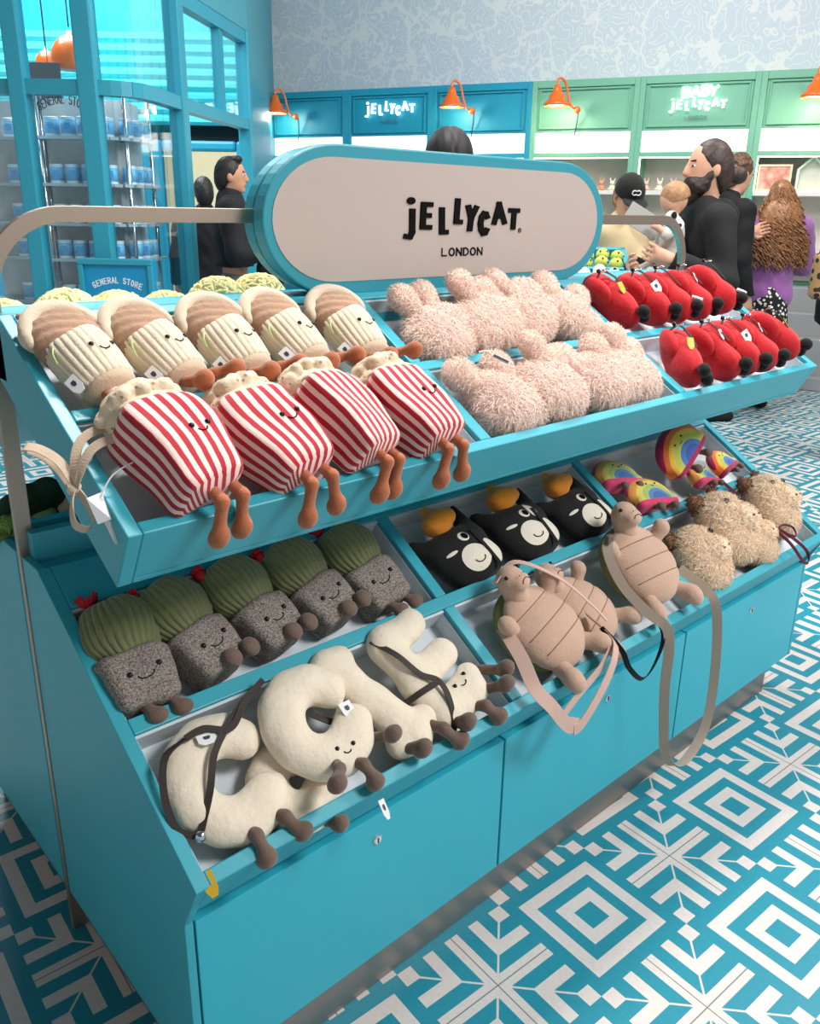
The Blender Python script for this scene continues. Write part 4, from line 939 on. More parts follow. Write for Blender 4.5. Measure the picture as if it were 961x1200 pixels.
# --- turtles
TURT = mat('turtle_tan', (198,162,140), .85, var=.06, vs=12, bump=.35, bs=160, sheen=.4); SHELL = mat('olive_shell', (120,124,74), .85, var=.12, vs=12, bump=.5, bs=60)
def turtle():
    r = empty('turtle_backpack')
    V, F = sdf([('e',(0,0,0),(.09,.1,.034)),('e',(0,-.02,0),(.084,.082,.036))], .005, 0, .02,
        post=lambda P, f: f+.0028*sum(np.exp(-((P[...,1]-y)/.0035)**2) for y in (.045,.0,-.042)))
    body = mobj('belly', V, F, TURT, r, True)
    for yy, hw in ((.048,.066),(.0,.078),(-.045,.07)):
        pts = []
        for i in range(17): x = hw*(i/8-1); p = hit(body, (x,yy,.2)); pts.append((x,yy,p[2]+.0002))
        MB().tube(pts, .0013, 5).build('seam', mat('seam_brown', (140,104,86), .8), r, True)
    sh = blob('shell', [('e',(0,.006,-.026),(.1,.104,.035)),], SHELL, r, .006)
    hd = blob('head', [('e',(0,.118,.03),(.033,.034,.03)),('c',(0,.08,.005),(0,.11,.02),.028,.028),('e',(0,.1,.05),(.024,.018,.016))], TURT, r, .0045, k=.01)
    for sx in (-1, 1):
        MB().ball((.024*sx,.128,.05), .0046, 10, 6).build('eye', BLK, hd, True)
        MB().ball((.008*sx,.112,.0675), .0016, 6, 5).build('nostril', SEAM, hd, True)
        blob('front_flipper', [('c',(.07*sx,.04,.0),(.092*sx,.055,.022),.018,.016),('e',(.094*sx,.06,.026),(.018,.02,.015))], TURT, r, .005)
        blob('hind_leg', [('c',(.05*sx,-.085,.0),(.062*sx,-.108,.016),.02,.019),('e',(.068*sx,-.122,.022),(.022,.026,.02))], TURT, r, .005)
    pts = []
    for i in range(9): a = PI*i/8; x = -math.cos(a)*.012; y = .094+math.sin(a)*.007; p = hit(hd, (x,y,.2)); pts.append((x,y,p[2]+.0006))
    MB().tube(pts, .0011, 5).build('mouth', SEAM, hd, True)
    zz = []
    for i in range(26):
        a = math.radians(200+140*i/25); x, y = .079*math.cos(a), .092*math.sin(a)-.004; zz.append((x,y,.006))
    MB().tube(zz, .0016, 5).build('zip', mat('zip_dark', (70,58,52), .5), r, True)
    return reg(r)
T0 = turtle()
ts = []
for X, s, h, rz, rx, ry, sc, lab in ((.905,.132,.024,.3,.12,-.1,1.02,'leftmost, tilted, pinkish strap hanging below'),(1.075,.14,-.01,.42,.0,-.1,.93,'middle, half hidden behind the leftmost one'),(1.31,.16,.045,-.02,.22,-.12,1.05,'upright with a long strap loop hanging down')):
    o = use(T0); tray_place(o, LT, X, s, h, rz, rx, ry, sc); tag(o, 'tan turtle backpack with green shell, '+lab, 'backpack', 'turtle backpacks'); ts.append(o)
STRAPP = mat('pinkish_webbing', (214,178,164), .75, bump=.2, bs=400); STRAPG = mat('greige_webbing', (178,160,144), .75, bump=.2, bs=400)
def strap(name, pts, w, m, side, lab):
    """webbing placed in room coordinates; belongs to a turtle but drawn over the lip"""
    o = ribbon(pts, w, .002, side, 10).build(name, m); return tag(o, lab, 'strap')
#@@PART4
def attach(child, root):
    bpy.context.view_layer.update(); child.parent = root; child.matrix_parent_inverse = root.matrix_world.inverted(); return child
attach(ribbon([(.80,-.50,.655),(.775,-.575,.625),(.752,-.635,.588),(.775,-.662,.55),(.815,-.664,.5),(.85,-.662,.468),(.88,-.66,.46)], .03, .002, (.9,0,.5), 10).build('strap', STRAPP), ts[0])
attach(ribbon([(1.03,-.55,.63),(1.03,-.625,.60),(1.0,-.655,.58),(.965,-.664,.54),(.925,-.666,.50),(.885,-.664,.462),(.86,-.662,.455)], .03, .002, (.7,0,-.7), 10).build('strap', STRAPP), ts[0])
attach(ribbon([(.87,-.662,.468),(.82,-.66,.50),(.87,-.655,.53),(.95,-.65,.56),(1.0,-.64,.59)], .024, .002, (.2,0,.9), 8).build('strap', STRAPP), ts[0])
attach(ribbon([(.82,-.45,.735),(.9,-.44,.76),(.98,-.5,.72),(1.03,-.56,.66),(1.04,-.6,.63)], .018, .002, (.6,.6,0), 8).build('strap', STRAPP), ts[1])
attach(ribbon([(1.41,-.56,.64),(1.425,-.63,.6),(1.43,-.66,.565),(1.45,-.668,.46),(1.468,-.668,.3),(1.455,-.668,.2),(1.41,-.668,.152),(1.355,-.668,.135),(1.3,-.668,.155),(1.255,-.668,.215),(1.232,-.668,.3),(1.212,-.668,.42),(1.208,-.668,.53),(1.205,-.655,.58),(1.19,-.615,.605),(1.175,-.55,.655),(1.18,-.50,.71),(1.2,-.475,.745)], .024, .002, (.55,-.75,.1), 8).build('strap', STRAPG), ts[2])
attach(MB().box(1.19,1.214,-.485,-.472,.735,.76).build('buckle', mat('grey_plastic', (96,84,76), .4), bevel=.003), ts[2])
attach(ribbon([(1.02,-.60,.62),(1.04,-.645,.575),(1.07,-.652,.52),(1.13,-.655,.47),(1.18,-.655,.5),(1.206,-.65,.56),(1.21,-.61,.6)], .013, .002, (0,-.5,.8), 8).build('inner_strap', BLKV), ts[1])
# --- shaggy cow toys
COW = mat('shaggy_cream', (246,220,190), .9, var=.04, vs=14, sheen=.4); TUFT = mat('brown_tuft', (140,100,74), .9, var=.1, vs=20); MUZ = mat('muzzle_cream', (238,216,186), .85, bump=.4, bs=120); PLUM = mat('plum_webbing', (104,28,58), .7)
def cow(var=0):
    r = empty('shaggy_cow_plush')
    furry('body', [('e',(0,-.02,0),(.082,.07,.05)),('e',(0,.03,.012),(.07,.055,.05))], COW, r, 8000, .0085, .0016, lean=1.4)
    furry('muzzle', [('e',(.02,-.005,.05),(.042,.036,.026))], COW, r, 900, .006, .0018, lean=1.0)
    MB().ball((.032,.04,.062), (.0085,.0075,.005), 10, 6).build('eye', BLK, r, True)
    if var: MB().ball((-.024,.044,.058), (.0085,.0075,.005), 10, 6).build('eye', BLK, r, True)
    furry('horn_tuft', [('c',(-.04,.06,.0),(-.066,.085,.01),.018,.014),('e',(-.03,.075,.0),(.022,.016,.016))], TUFT, r, 600, .009, .0022)
    if var: furry('horn_tuft', [('c',(.03,.07,.0),(.05,.1,.005),.018,.013)], TUFT, r, 400, .009, .0022)
    for sx in (-1, 1): blob('nostril', [('e',(.02+.012*sx,-.014,.0755),(.004,.003,.003))], TUFT, r, .0015)
    return reg(r)
Q0, Q1 = cow(0), cow(1)
for X, s, h, rz, ry, pr, sc, lab in ((1.575,.115,.0,.1,0,Q0,.98,'leftmost, beside the upright turtle'),(1.735,.155,.03,-.05,.1,Q1,1.1,'second, leaning highest in the bin'),(1.85,.1,.0,.1,.1,Q0,.85,'third, low at the front lip'),(2.03,.16,.02,-.05,.15,Q1,1.05,'rightmost at the end of the bin')):
    o = use(pr); tray_place(o, LT, X, s, h, rz, .1, ry, sc*1.1); tag(o, 'shaggy cream cow plush bag with brown tufts, '+lab, 'plush bag', 'shaggy cow plush bags')
    if X == 1.735 or X == 2.03: last = o
attach(ribbon([(1.87,-.42,.74),(1.895,-.5,.68),(1.903,-.569,.635),(1.905,-.63,.6),(1.912,-.672,.555),(1.945,-.675,.548),(1.965,-.655,.57),(1.95,-.62,.6),(1.915,-.585,.63)], .009, .002, (.4,0,.9), 8).build('strap', PLUM), last)
attach(ribbon([(1.915,-.585,.634),(1.95,-.585,.634),(1.98,-.6,.622),(1.96,-.62,.606),(1.92,-.6,.622)], .006, .0018, (0,0,1), 8).build('strap', PLUM), last)
# --- rear side: noodle toys above, vegetables below
URT = frame_matrix((LX,.504,1.069), (-1,0,0), (0,-.8618,.5071)); LRT = frame_matrix((LX,.6242,.5436), (-1,0,0), (0,-.8446,.5354))
NOOD = mat('noodle_yellow', (246,236,172), .85, var=.05, vs=20, sheen=.3)
def noodle(m, R0, rt_=.0042, n=150, name='noodle_bowl_plush', curl='curls'):
    r = empty(name); rn = random.Random(n)
    blob('bowl', [('e',(0,0,-.01),(R0*.9,R0*.9,R0*.55))], PALE, r, .008)
    mb = MB()
    for i in range(n):
        th = math.acos(1-rn.random()*1.05); ph = rn.random()*2*PI; d = Vector((math.sin(th)*math.cos(ph), math.sin(th)*math.sin(ph), math.cos(th)*.85))
        t = d.orthogonal().normalized(); t = Matrix.Rotation(rn.random()*6.28, 3, d.normalized()) @ t; u = d.normalized().cross(t); pts = []
        for j in range(8):
            a = j/7*3.6; pts.append(d*R0+t*(.02*math.sin(a)*1.1)+u*(.014*math.cos(a*1.3))+d*(.004*math.sin(a*2)))
        mb.tube(pts, rt_, 5)
    mb.build(curl, m, r, True); return reg(r)
nd = noodle(NOOD, .055, .0032, 300)
for i, X in enumerate((.075,.19,.3,.41,.525,.63)):
    o = use(nd); tray_place(o, URT, LX-X, .40+(.02 if i in (1,4,5) else -.005), .0+(.012 if i > 3 else 0), i*1.3, .1, 0, 1.0+.05*(i % 3))
    tag(o, 'pale yellow curly noodle plush on the rear tray, %s' % ['leftmost, under the bar curve','second from the left','third from the left','fourth from the left','second from the sign','right beside the sign board'][i], 'plush toy', 'yellow noodle plush toys')
BROC = mat('broccoli_green', (30,62,38), .9, var=.15, vs=30, bump=.8, bs=180); STALK = mat('stalk_green', (170,190,120), .85)
def broccoli(lab, X, s, h, rz, sc):
    r = empty('broccoli_plush', label=lab, cat='plush toy'); rn = random.Random(3)
    blob('crown', [('e',(.045*math.cos(a)*q,.045*math.sin(a)*q,.04+.012*rn.random()),(.026,.026,.024)) for q in (0,.6,1) for a in [i*PI/4+q for i in range(8)]], BROC, r, .005, k=.008)
    blob('stalk', [('c',(0,0,-.03),(0,0,.03),.02,.028)], STALK, r, .006); tray_place(r, LRT, X, s, h, rz, .2, 0, sc)
broccoli('dark green broccoli plush on the rear lower tray behind the steel post', LX-.115, .53, .03, 0, 1.15)
broccoli('dark green broccoli plush at the left edge, outside the steel post', LX-.035, .47, .02, 1, .9)
gn = noodle(mat('kale_green', (150,176,84), .85, var=.3, vs=30), .042, .004, 130, 'cabbage_plush', 'frilly_leaves')
for X, s, lab in ((.215,.52,'to the right of the broccoli'),(.02,.55,'at the left edge of the picture')):
    o = use(gn); tray_place(o, LRT, LX-X, s, .02, X*7, 0, 0); tag(o, 'frilly yellow green cabbage plush on rear lower tray, '+lab, 'plush toy', 'cabbage plush toys')
lf = empty('leek_plush', label='pale cream and green crescent plush lying beside the dark broccoli', cat='plush toy')
V, F = sdf([('c',(-.03,0,0),(0,.012,.01),.012,.016),('c',(0,.012,.01),(.03,0,.0),.016,.008)], .004); mobj('leaf_body', V, F, PALE, lf, True); MB().tube(spline([(-.035,-.006,.012),(0,.0,.027),(.034,-.008,.01)], 6), .0022, 6).build('piping', STALK, lf, True)
tray_place(lf, LRT, LX-.175, .575, .055, 2.2, .3, 0, 1.1)

# ------------------------------------------------------------ second display behind the sign
DM2 = frame_matrix((3.45,.96,0), (.738,-.675,0), (.675,.738,0))
d2 = empty('ball_display', label='teal stand with sloping tray of small ball plush toys behind the sign', cat='display stand'); d2.matrix_world = DM2
TM2 = frame_matrix((0,0,1.13), (1,0,0), (0,.4,.19))
b = MB(); W_ = 1.3
for a in ((-W_,0,0,.025),(-W_,0,.2,.225),(-W_,0,.42,.445)): b.box(a[0],a[1],a[2],a[3],-.08,0,M=TM2)
for x in (-W_,-.03,-.5): b.box(x,x+.03,0,.445,-.08,0,M=TM2)
b.box(-W_,0,0,.445,-.085,-.06,M=TM2); b.build('tray', TEAL, d2, bevel=.003)
b = MB(); b.prism([(.06,0),(.42,0),(.42,1.22),(.06,1.05)], -W_+.02, -.02); b.build('pedestal', TEAL, d2, bevel=.004)
BALLY = mat('tennis_green', (206,214,96), .85, var=.1, vs=30, sheen=.3); BALLW = mat('ball_white', (236,232,226), .8)
def balltoy(soccer):
    r = empty('ball_plush'); R0 = .036; MB().ball((0,0,0), R0, 20, 14).build('ball', BALLW if soccer else BALLY, r, True); mb = MB()
    g = (1+5**.5)/2; dirs = [Vector(v).normalized() for v in ((0,1,g),(0,-1,g),(1,g,0),(-1,g,0),(g,0,1),(-g,0,1),(1,-g,0),(-1,-g,0),(0,1,-g))]
    if soccer:
        for d in dirs:
            t = d.orthogonal().normalized(); u = d.cross(t); V = [d*(R0*1.02)]+[(d*R0*.965+(t*math.cos(a)+u*math.sin(a))*R0*.33) for a in [i*2*PI/5 for i in range(5)]]
            mb.add([tuple(v) for v in V], [(0,i+1,(i+1)%5+1) for i in range(5)])
        mb.build('black_patch', BLKFELT, r)
    else:
        for d in dirs[:5]: mb.ball(tuple(d*R0*.98), .006, 8, 5)
        mb.build('dark_dot', SEAM, r, True)
    return reg(r)
by, bw = balltoy(False), balltoy(True)
k = 0; rows2 = ['near','far']
for j in range(2):
    for i in range(5):
        o = use(by); o.matrix_world = DM2 @ TM2 @ Matrix.Translation((-.075-.082*i+.02*j, .27+.085*j, -.01+.01*(i % 2))) @ Matrix.Rotation(i+j, 4, 'X')
        tag(o, 'yellow green ball plush in the tray behind the sign, %s row, %s from the right' % (rows2[j], ['first','second','third','fourth','fifth'][i]), 'plush toy', 'yellow green ball plush toys')
for j in range(2):
    for i in range(5):
        o = use(bw); o.matrix_world = DM2 @ TM2 @ Matrix.Translation((-.14-.08*i+.03*j, .065+.075*j, .0+.02*(i % 2))) @ Matrix.Rotation(i*1.3+j, 4, 'Y')
        tag(o, 'white and black football plush behind the sign, %s row, %s from the right' % (rows2[j], ['first','second','third','fourth','fifth'][i]), 'plush toy', 'football plush toys')

# ------------------------------------------------------------ people
SKIN = mat('skin', (222,168,140), .55, var=.04, vs=6); SKIN2 = mat('skin_warm', (206,150,122), .55, var=.04, vs=6)
CLOTHK = mat('black_cloth', (13,13,16), .85, var=.2, vs=5, bump=.5, bs=14)
def finger_chain(w, d, side, up_, sc, curl=.5):
    """palm, four fingers and a thumb starting at the wrist w, pointing along d"""
    w = Vector(w); d = Vector(d).normalized(); s = (Vector(side)-d*Vector(side).dot(d)).normalized(); n = d.cross(s)*up_; P = []
    P.append(('c', tuple(w), tuple(w+d*.05*sc), .024*sc, .028*sc))
    for k_ in (-1, 1): P.append(('c', tuple(w+d*.03*sc+s*.016*k_*sc), tuple(w+d*.075*sc+s*.024*k_*sc), .017*sc, .014*sc))
    for i, l in enumerate((.062,.072,.068,.052)):
        o_ = (i-1.5)*.0235*sc; a = w+d*.08*sc+s*o_; b_ = a+(d*math.cos(curl*.5)+n*math.sin(curl*.5))*l*.5*sc; c_ = b_+(d*math.cos(curl*1.6)+n*math.sin(curl*1.6))*l*.5*sc
        P += [('c', tuple(a), tuple(b_), .0095*sc, .009*sc, 'finger'), ('c', tuple(b_), tuple(c_), .009*sc, .0075*sc, 'finger')]
    a = w+d*.03*sc-s*.026*sc; b_ = a-s*.024*sc+d*.02*sc+n*.012*sc; P += [('c', tuple(a), tuple(b_), .013*sc, .0115*sc, 'finger'), ('c', tuple(b_), tuple(b_+d*.03*sc+n*.008*sc), .0105*sc, .009*sc, 'finger')]
    return P
def person(lab, loc, face, H, L=None, Rr=None, skin=SKIN, top=CLOTHK, pants=None, head_tilt=0, hips=.155, shoulders=.19, top_len=.9, hair=None, shoes=CLOTHK, skirt=None, beard=None, sc=1., head_yaw=0, hood=False, bulk=0., stance=0., fine=.0085):
    """loc: feet; face: unit vector looked along. Joints in metres for a height of 1.8"""
    s = H/1.8; r = empty('person', label=lab, cat='person'); f = Vector((*face,0)).normalized(); x = Vector((f.y,-f.x,0))
    r.matrix_world = frame_matrix((*loc,0), x, f) @ Matrix.Scale(s, 4)
    sh = shoulders; Ls = Vector((-sh,0,1.44)); Rs = Vector((sh,0,1.44))
    L = L or ((-.25,-.02,1.14),(-.25,.1,.9),(0,.2,-1)); Rr = Rr or ((.25,-.02,1.14),(.25,.1,.9),(0,.2,-1))
    HM = Matrix.Translation((0,0,1.56)) @ Matrix.Rotation(head_yaw, 4, 'Z') @ Matrix.Rotation(-head_tilt, 4, 'X')
    def hp(*p): return tuple(HM @ Vector(p))
    Rm = np.array(HM.to_3x3())
    headp = [('e', hp(0,.01,.13), (.074,.094,.11), Rm), ('e', hp(0,.035,.06), (.055,.06,.062), Rm), ('e', hp(0,.1,.098), (.012,.017,.02), Rm), ('c', hp(0,.1,.135), hp(0,.118,.092), .009,.012), ('e', hp(0,.088,.058), (.024,.014,.011), Rm), ('e', hp(0,.08,.022), (.022,.018,.018), Rm),
             ('e', hp(-.076,-.005,.11), (.01,.018,.03), Rm), ('e', hp(.076,-.005,.11), (.01,.018,.03), Rm)]
    neck = [('c', (0,-.015,1.46), hp(0,-.005,.06), .056,.05)]
    torso = [('e',(0,0,1.3),(.165,.1,.19)),('e',(0,0,1.05),(.135,.092,.18)),('e',(0,-.005,.93),(hips,.1,.12)),('c',tuple(Ls*.9+Vector((0,0,.144))),tuple(Rs*.9+Vector((0,0,.144))),.058,.058)]
    arms = []; hands = []
    for S, (e, w, d), u in ((Ls, L, 1), (Rs, Rr, -1)):
        e = Vector(e); w = Vector(w); arms += [('c', tuple(S), tuple(e), .054,.043), ('c', tuple(e), tuple(w), .042,.029)]
        hands += finger_chain(w, d, (0,.2,1) if abs(d[2]) < .6 else (0,1,0), u, 1.0)
    legs = []
    for sx in (-1, 1): legs += [('c',(.085*sx,0,.9),(.09*sx,.01+stance*.6,.5),.088,.056),('c',(.09*sx,.01+stance*.6,.5),(.09*sx,-.01+stance,.09),.055,.038)]
    feet = [('c',(.09*sx,-.03+stance,.05),(.1*sx,.14+stance,.035),.04,.034) for sx in (-1,1)]
    V, F = sdf(neck+headp+torso+arms+hands+legs+feet, fine, 0, .018, pad=.01); mobj('body', V, F, skin, r, True)
    g = .016+bulk
    tp = torso+arms
    if hood: tp = tp+[('e',(0,-.07,1.47),(.11,.07,.06)),('c',(-.07,.02,1.5),(.07,.02,1.5),.035,.035)]
    else: tp = tp+[('c',(0,-.015,1.44),(0,-.012,1.52),.054,.05)]
    def cut(P, f_):
        q = np.maximum(f_, top_len-P[...,2]); 
        for (e, w, d) in (L, Rr):
            d_ = (np.array(w)-np.array(e)); d_ = d_/np.linalg.norm(d_); dist = ((P-np.array(w))@d_); near = np.linalg.norm(P-np.array(w), axis=-1) < .13
            q = np.where(near, np.maximum(q, dist+.012), q)
        return q+.004*np.sin(P[...,2]*38+4*np.sin(P[...,0]*14))*np.cos(P[...,1]*20)
    V, F = sdf(tp, .012, g, .03, pad=.03, post=cut); mobj('jacket', V, F, top, r, True)
    if pants:
        V, F = sdf(legs+[('e',(0,-.005,.93),(hips,.1,.12))], .013, .014, .02, post=lambda P, f_: np.maximum(f_, .07-P[...,2])); mobj('trousers', V, F, pants, r, True)
    if skirt:
        mb = MB().lathe([(.155,1.0),(.175,.9),(.2,.7),(.22,.45),(.235,.2),(.225,.2),(.1,.6)], 40, rib=lambda a, i: 1+.05*math.sin(a*7)*(i > 1)); mb.build('skirt', skirt, r, True)
    V, F = sdf([(q[0],q[1],q[2],q[3]+.006,q[4]+.006) for q in feet], .01, .0, .02); mobj('shoes', V, F, shoes, r, True)
    for sx in (-1, 1):
        e = MB().ball(hp(.03*sx,.088,.125), (.013,.008,.009), 10, 8).build('eye', mat('eye_white', (225,215,208), .3), r, True); MB().ball(hp(.03*sx,.0955,.125), .0055, 8, 6).build('iris', BLK, e, True)
        MB().tube([hp(.013*sx,.1,.147), hp(.045*sx,.091,.15)], .004, 6).build('eyebrow', mat('brow_brown', (50,34,28), .8), r, True)
    MB().tube([hp(-.022,.1,.058), hp(0,.1045,.056), hp(.022,.1,.058)], .0045, 6).build('lips', mat('lips', (176,104,94), .5), r, True)
    if beard: V, F = sdf([('e', hp(0,.045,.045), (.066,.07,.055), Rm), ('e', hp(0,.062,.0), (.045,.042,.042), Rm), ('c', hp(-.066,.01,.1), hp(-.05,.05,.03), .016,.03), ('c', hp(.066,.01,.1), hp(.05,.05,.03), .016,.03)], .007, .0, .015, post=lambda P, f_: f_+.002*np.sin(P[...,2]*200)*np.sin(P[...,0]*170)); mobj('beard', V, F, beard, r, True)
    return r, HM, hp, Rm, s
def hmat(n, c, bs=60): return mat(n, c, .5, var=.25, vs=40, bump=.8, bs=bs)
HB, HK, HC = hmat('hair_brown', (58,40,34)), hmat('hair_black', (24,20,20)), hmat('hair_chestnut', (96,66,46), 90)
def cap_hair(r, hp, Rm, m, extra=(), grow=0., back=.0, name='hair', noise=.0015, k=.02):
    V, F = sdf([('e', hp(0,-.008,.145), (.083,.1,.108), Rm), ('e', hp(0,-.05,.1), (.076,.066,.1), Rm)]+list(extra), .0065, grow, k,
               post=lambda P, f_: np.maximum(f_, np.minimum(.0, 0)+((P-np.array(hp(0,.045,.15)))@(Rm@np.array((0,.8,-.6))))-.0)+noise*np.sin(P[...,0]*160)*np.sin(P[...,2]*60+P[...,1]*50))
    return mobj(name, V, F, m, r, True)
Rv = (.738,-.675); Lv = (-.738,.675)
# bearded man with a bun, holding a baby
r, HM, hp, Rm, s = person('bearded man with dark hair in a bun, black hoodie, holding a baby', (3.58,.72), (-.80,.60), 1.84, L=((-.31,.0,1.17),(-.24,.24,1.27),(.5,.75,.25)), Rr=((.26,.08,1.16),(.0,.33,1.22),(-.8,.4,.2)), top=CLOTHK, pants=CLOTHK, hood=True, beard=hmat('beard_dark', (46,32,28), 120), bulk=.004, head_tilt=-.02, stance=.17, fine=.0062)
cap_hair(r, hp, Rm, HB, [('e', hp(0,-.15,.095), (.036,.042,.042), Rm)])
# baby with soft toy and book
b = empty('person', label='baby with fair hair in a pale grey suit carried by the bearded man', cat='person'); b.matrix_world = frame_matrix((3.58,.72,0), (.60,.80,0), (-.80,.60,0)) @ Matrix.Translation((-.1,.2,1.24))
V, F = sdf([('e',(0,0,.33),(.058,.066,.07)),('e',(0,-.05,.31),(.012,.012,.012)),('c',(0,0,.22),(0,0,.28),.03,.03),('e',(0,0,.16),(.07,.06,.1)),('e',(0,0,.06),(.075,.065,.06)),('c',(-.06,0,.2),(-.1,.06,.17),.026,.02),('c',(-.1,.06,.17),(-.09,.1,.2),.02,.016),('e',(-.088,.115,.205),(.016,.02,.014)),('c',(.06,0,.2),(.1,.05,.16),.026,.018),
            ('c',(-.04,.02,.03),(-.08,.1,-.02),.038,.03),('c',(-.08,.1,-.02),(-.08,.1,-.12),.03,.024),('c',(.04,.02,.03),(.08,.09,-.02),.038,.03),('c',(.08,.09,-.02),(.08,.09,-.12),.03,.024)], .006, 0, .012); mobj('body', V, F, SKIN, b, True)
V, F = sdf([('e',(0,0,.16),(.07,.06,.1)),('e',(0,0,.06),(.075,.065,.06)),('c',(-.06,0,.2),(-.1,.06,.17),.026,.02),('c',(.06,0,.2),(.1,.05,.16),.026,.018),('c',(-.04,.02,.03),(-.08,.1,-.02),.038,.03),('c',(-.08,.1,-.02),(-.08,.1,-.12),.03,.026),('c',(.04,.02,.03),(.08,.09,-.02),.038,.03),('c',(.08,.09,-.02),(.08,.09,-.12),.03,.026)], .007, .008, .015); mobj('romper', V, F, mat('romper_grey', (206,200,192), .85, var=.05, vs=10), b, True)
V, F = sdf([('e',(0,-.006,.342),(.062,.068,.068))], .005, .003, .01, post=lambda P, f_: np.maximum(f_, .318-P[...,2]-.35*P[...,1])); mobj('hair', V, F, hmat('hair_fair', (172,128,88), 100), b, True)
pd = empty('spotted_dog_plush', label='small white dog plush with black spots held at the baby\'s side', cat='plush toy'); pd.matrix_world = frame_matrix((3.58,.72,0), (.60,.80,0), (-.80,.60,0)) @ Matrix.Translation((-.17,.2,1.45))
blob('body', [('e',(0,0,0),(.04,.035,.035)),('e',(0,.03,.04),(.03,.03,.028)),('c',(-.03,0,-.02),(-.04,.01,-.06),.014,.012),('c',(.03,0,-.02),(.04,.01,-.06),.014,.012)], BALLW, pd, .006)
blob('ear', [('e',(-.03,.03,.045),(.012,.014,.02))], BLKV, pd, .004); blob('ear', [('e',(.03,.03,.045),(.012,.014,.02))], BLKV, pd, .004); blob('spot', [('e',(-.03,.0,.0),(.014,.014,.014))], BLKV, pd, .004)
bk = empty('picture_book', label='pale grey picture book held open in front of the bearded man', cat='book'); bk.matrix_world = frame_matrix((3.58,.72,0), (.60,.80,0), (-.80,.60,0)) @ Matrix.Translation((-.14,.36,1.47)) @ Matrix.Rotation(.5, 4, 'X')
MB().box(-.004,.004,-.09,.09,-.05,.05).build('cover', mat('book_grey', (176,172,168), .6), bk, bevel=.002); MB().box(.004,.012,-.086,.086,-.047,.047).build('pages', WHITEP, bk)
# woman in cream jacket and black cap
r, HM, hp, Rm, s = person('woman in a black cap and cream jacket looking down behind the ball display', (3.92,1.42), (-.58,-.81), 1.72, L=((-.26,.02,1.16),(-.16,.22,1.0),(.2,.9,-.1)), Rr=((.26,.02,1.16),(.16,.22,1.0),(-.2,.9,-.1)), top=mat('cream_jacket', (226,202,160), .85, var=.06, vs=6), pants=CLOTHK, head_tilt=.5, bulk=.015)
cap_hair(r, hp, Rm, hmat('hair_light_brown', (150,108,76)), [('c', hp(-.07,.02,.12), hp(-.075,.05,-.06), .022,.02), ('c', hp(.07,.02,.12), hp(.075,.05,-.06), .022,.02)])
V, F = sdf([('e', hp(0,-.004,.15), (.09,.108,.11), Rm)], .007, 0, .01, post=lambda P, f_: np.maximum(f_, ((P-np.array(hp(0,0,.145)))@(Rm@np.array((0,-.1,-1.))))))
c = mobj('cap', V, F, BLKV, r, True)
V, F = sdf([('e', hp(0,.12,.15), (.075,.075,.009), Rm)], .005, 0, .01); mobj('cap_brim', V, F, BLKV, c, True)
mk = MB()
for o_, a0 in ((-.012,40), (.012,220)):
    pts = []
    for i in range(11): a = math.radians(a0+i*28); pts.append((o_+.014*math.cos(a), .014*math.sin(a)))
    mk.tube([hp(px, .1-.25*(pz)+.004, .198+pz*.9) for px, pz in pts], .0036, 5)
mk.build('cap_emblem', WHITEP, c, True)
# man with curly hair seen from behind
r, HM, hp, Rm, s = person('man with curly brown hair and black rain jacket facing the mint shelves', (5.53,1.62), (.86,-.51), 1.91, L=((-.24,.14,1.2),(-.12,.24,1.3),(.2,.9,.3)), Rr=((.22,-.0,1.14),(.22,.08,.88),(0,.2,-1)), top=CLOTHK, pants=CLOTHK, bulk=.004, head_yaw=.25, head_tilt=.3, shoulders=.18, fine=.007)
rn = random.Random(4); ex = []
for i in range(70):
    a = rn.random()*2*PI; t = rn.random()*1.5; q = hp(.08*math.sin(t)*math.cos(a), -.015+.1*math.sin(t)*math.sin(a)*.95, .14+.105*math.cos(t)); ex.append(('e', q, (.016,.016,.016)))
cap_hair(r, hp, Rm, HC, ex, noise=.001, k=.005)
# woman with long curls in a purple jumper
def dots():
    m = mat('dotted_black', (16,16,18), .8); k = NB(m); v = k.N.new('ShaderNodeTexVoronoi'); v.inputs['Scale'].default_value = 34; o_, tc = k.xyz(); k.L.new(tc.outputs['Object'], v.inputs['Vector'])
    k.L.new(k.mix(k.lt(v.outputs['Distance'], .36), lin((16,16,18)), lin((232,228,222))), k.b.inputs['Base Color']); return m
r, HM, hp, Rm, s = person('woman with long curly hair in purple jumper and black dotted skirt, seen from behind', (6.2,1.58), (.70,.71), 1.76, L=((-.3,.12,1.2),(-.26,.36,1.32),(.3,.8,.3)), Rr=((.3,.1,1.18),(.2,.34,1.2),(-.3,.8,.2)), top=mat('purple_jumper', (148,92,158), .85, var=.12, vs=6, bump=.4, bs=20, sheen=.3), skirt=dots(), bulk=.04, top_len=.84, shoulders=.19)
CURL = mat('curly_hair', (146,100,64), .4, var=.45, vs=60)
cap_hair(r, hp, Rm, CURL, [('e',(0,-.09,1.48),(.17,.08,.2)),('e',(0,-.1,1.3),(.21,.08,.16))])
mb = MB(); rn = random.Random(9)
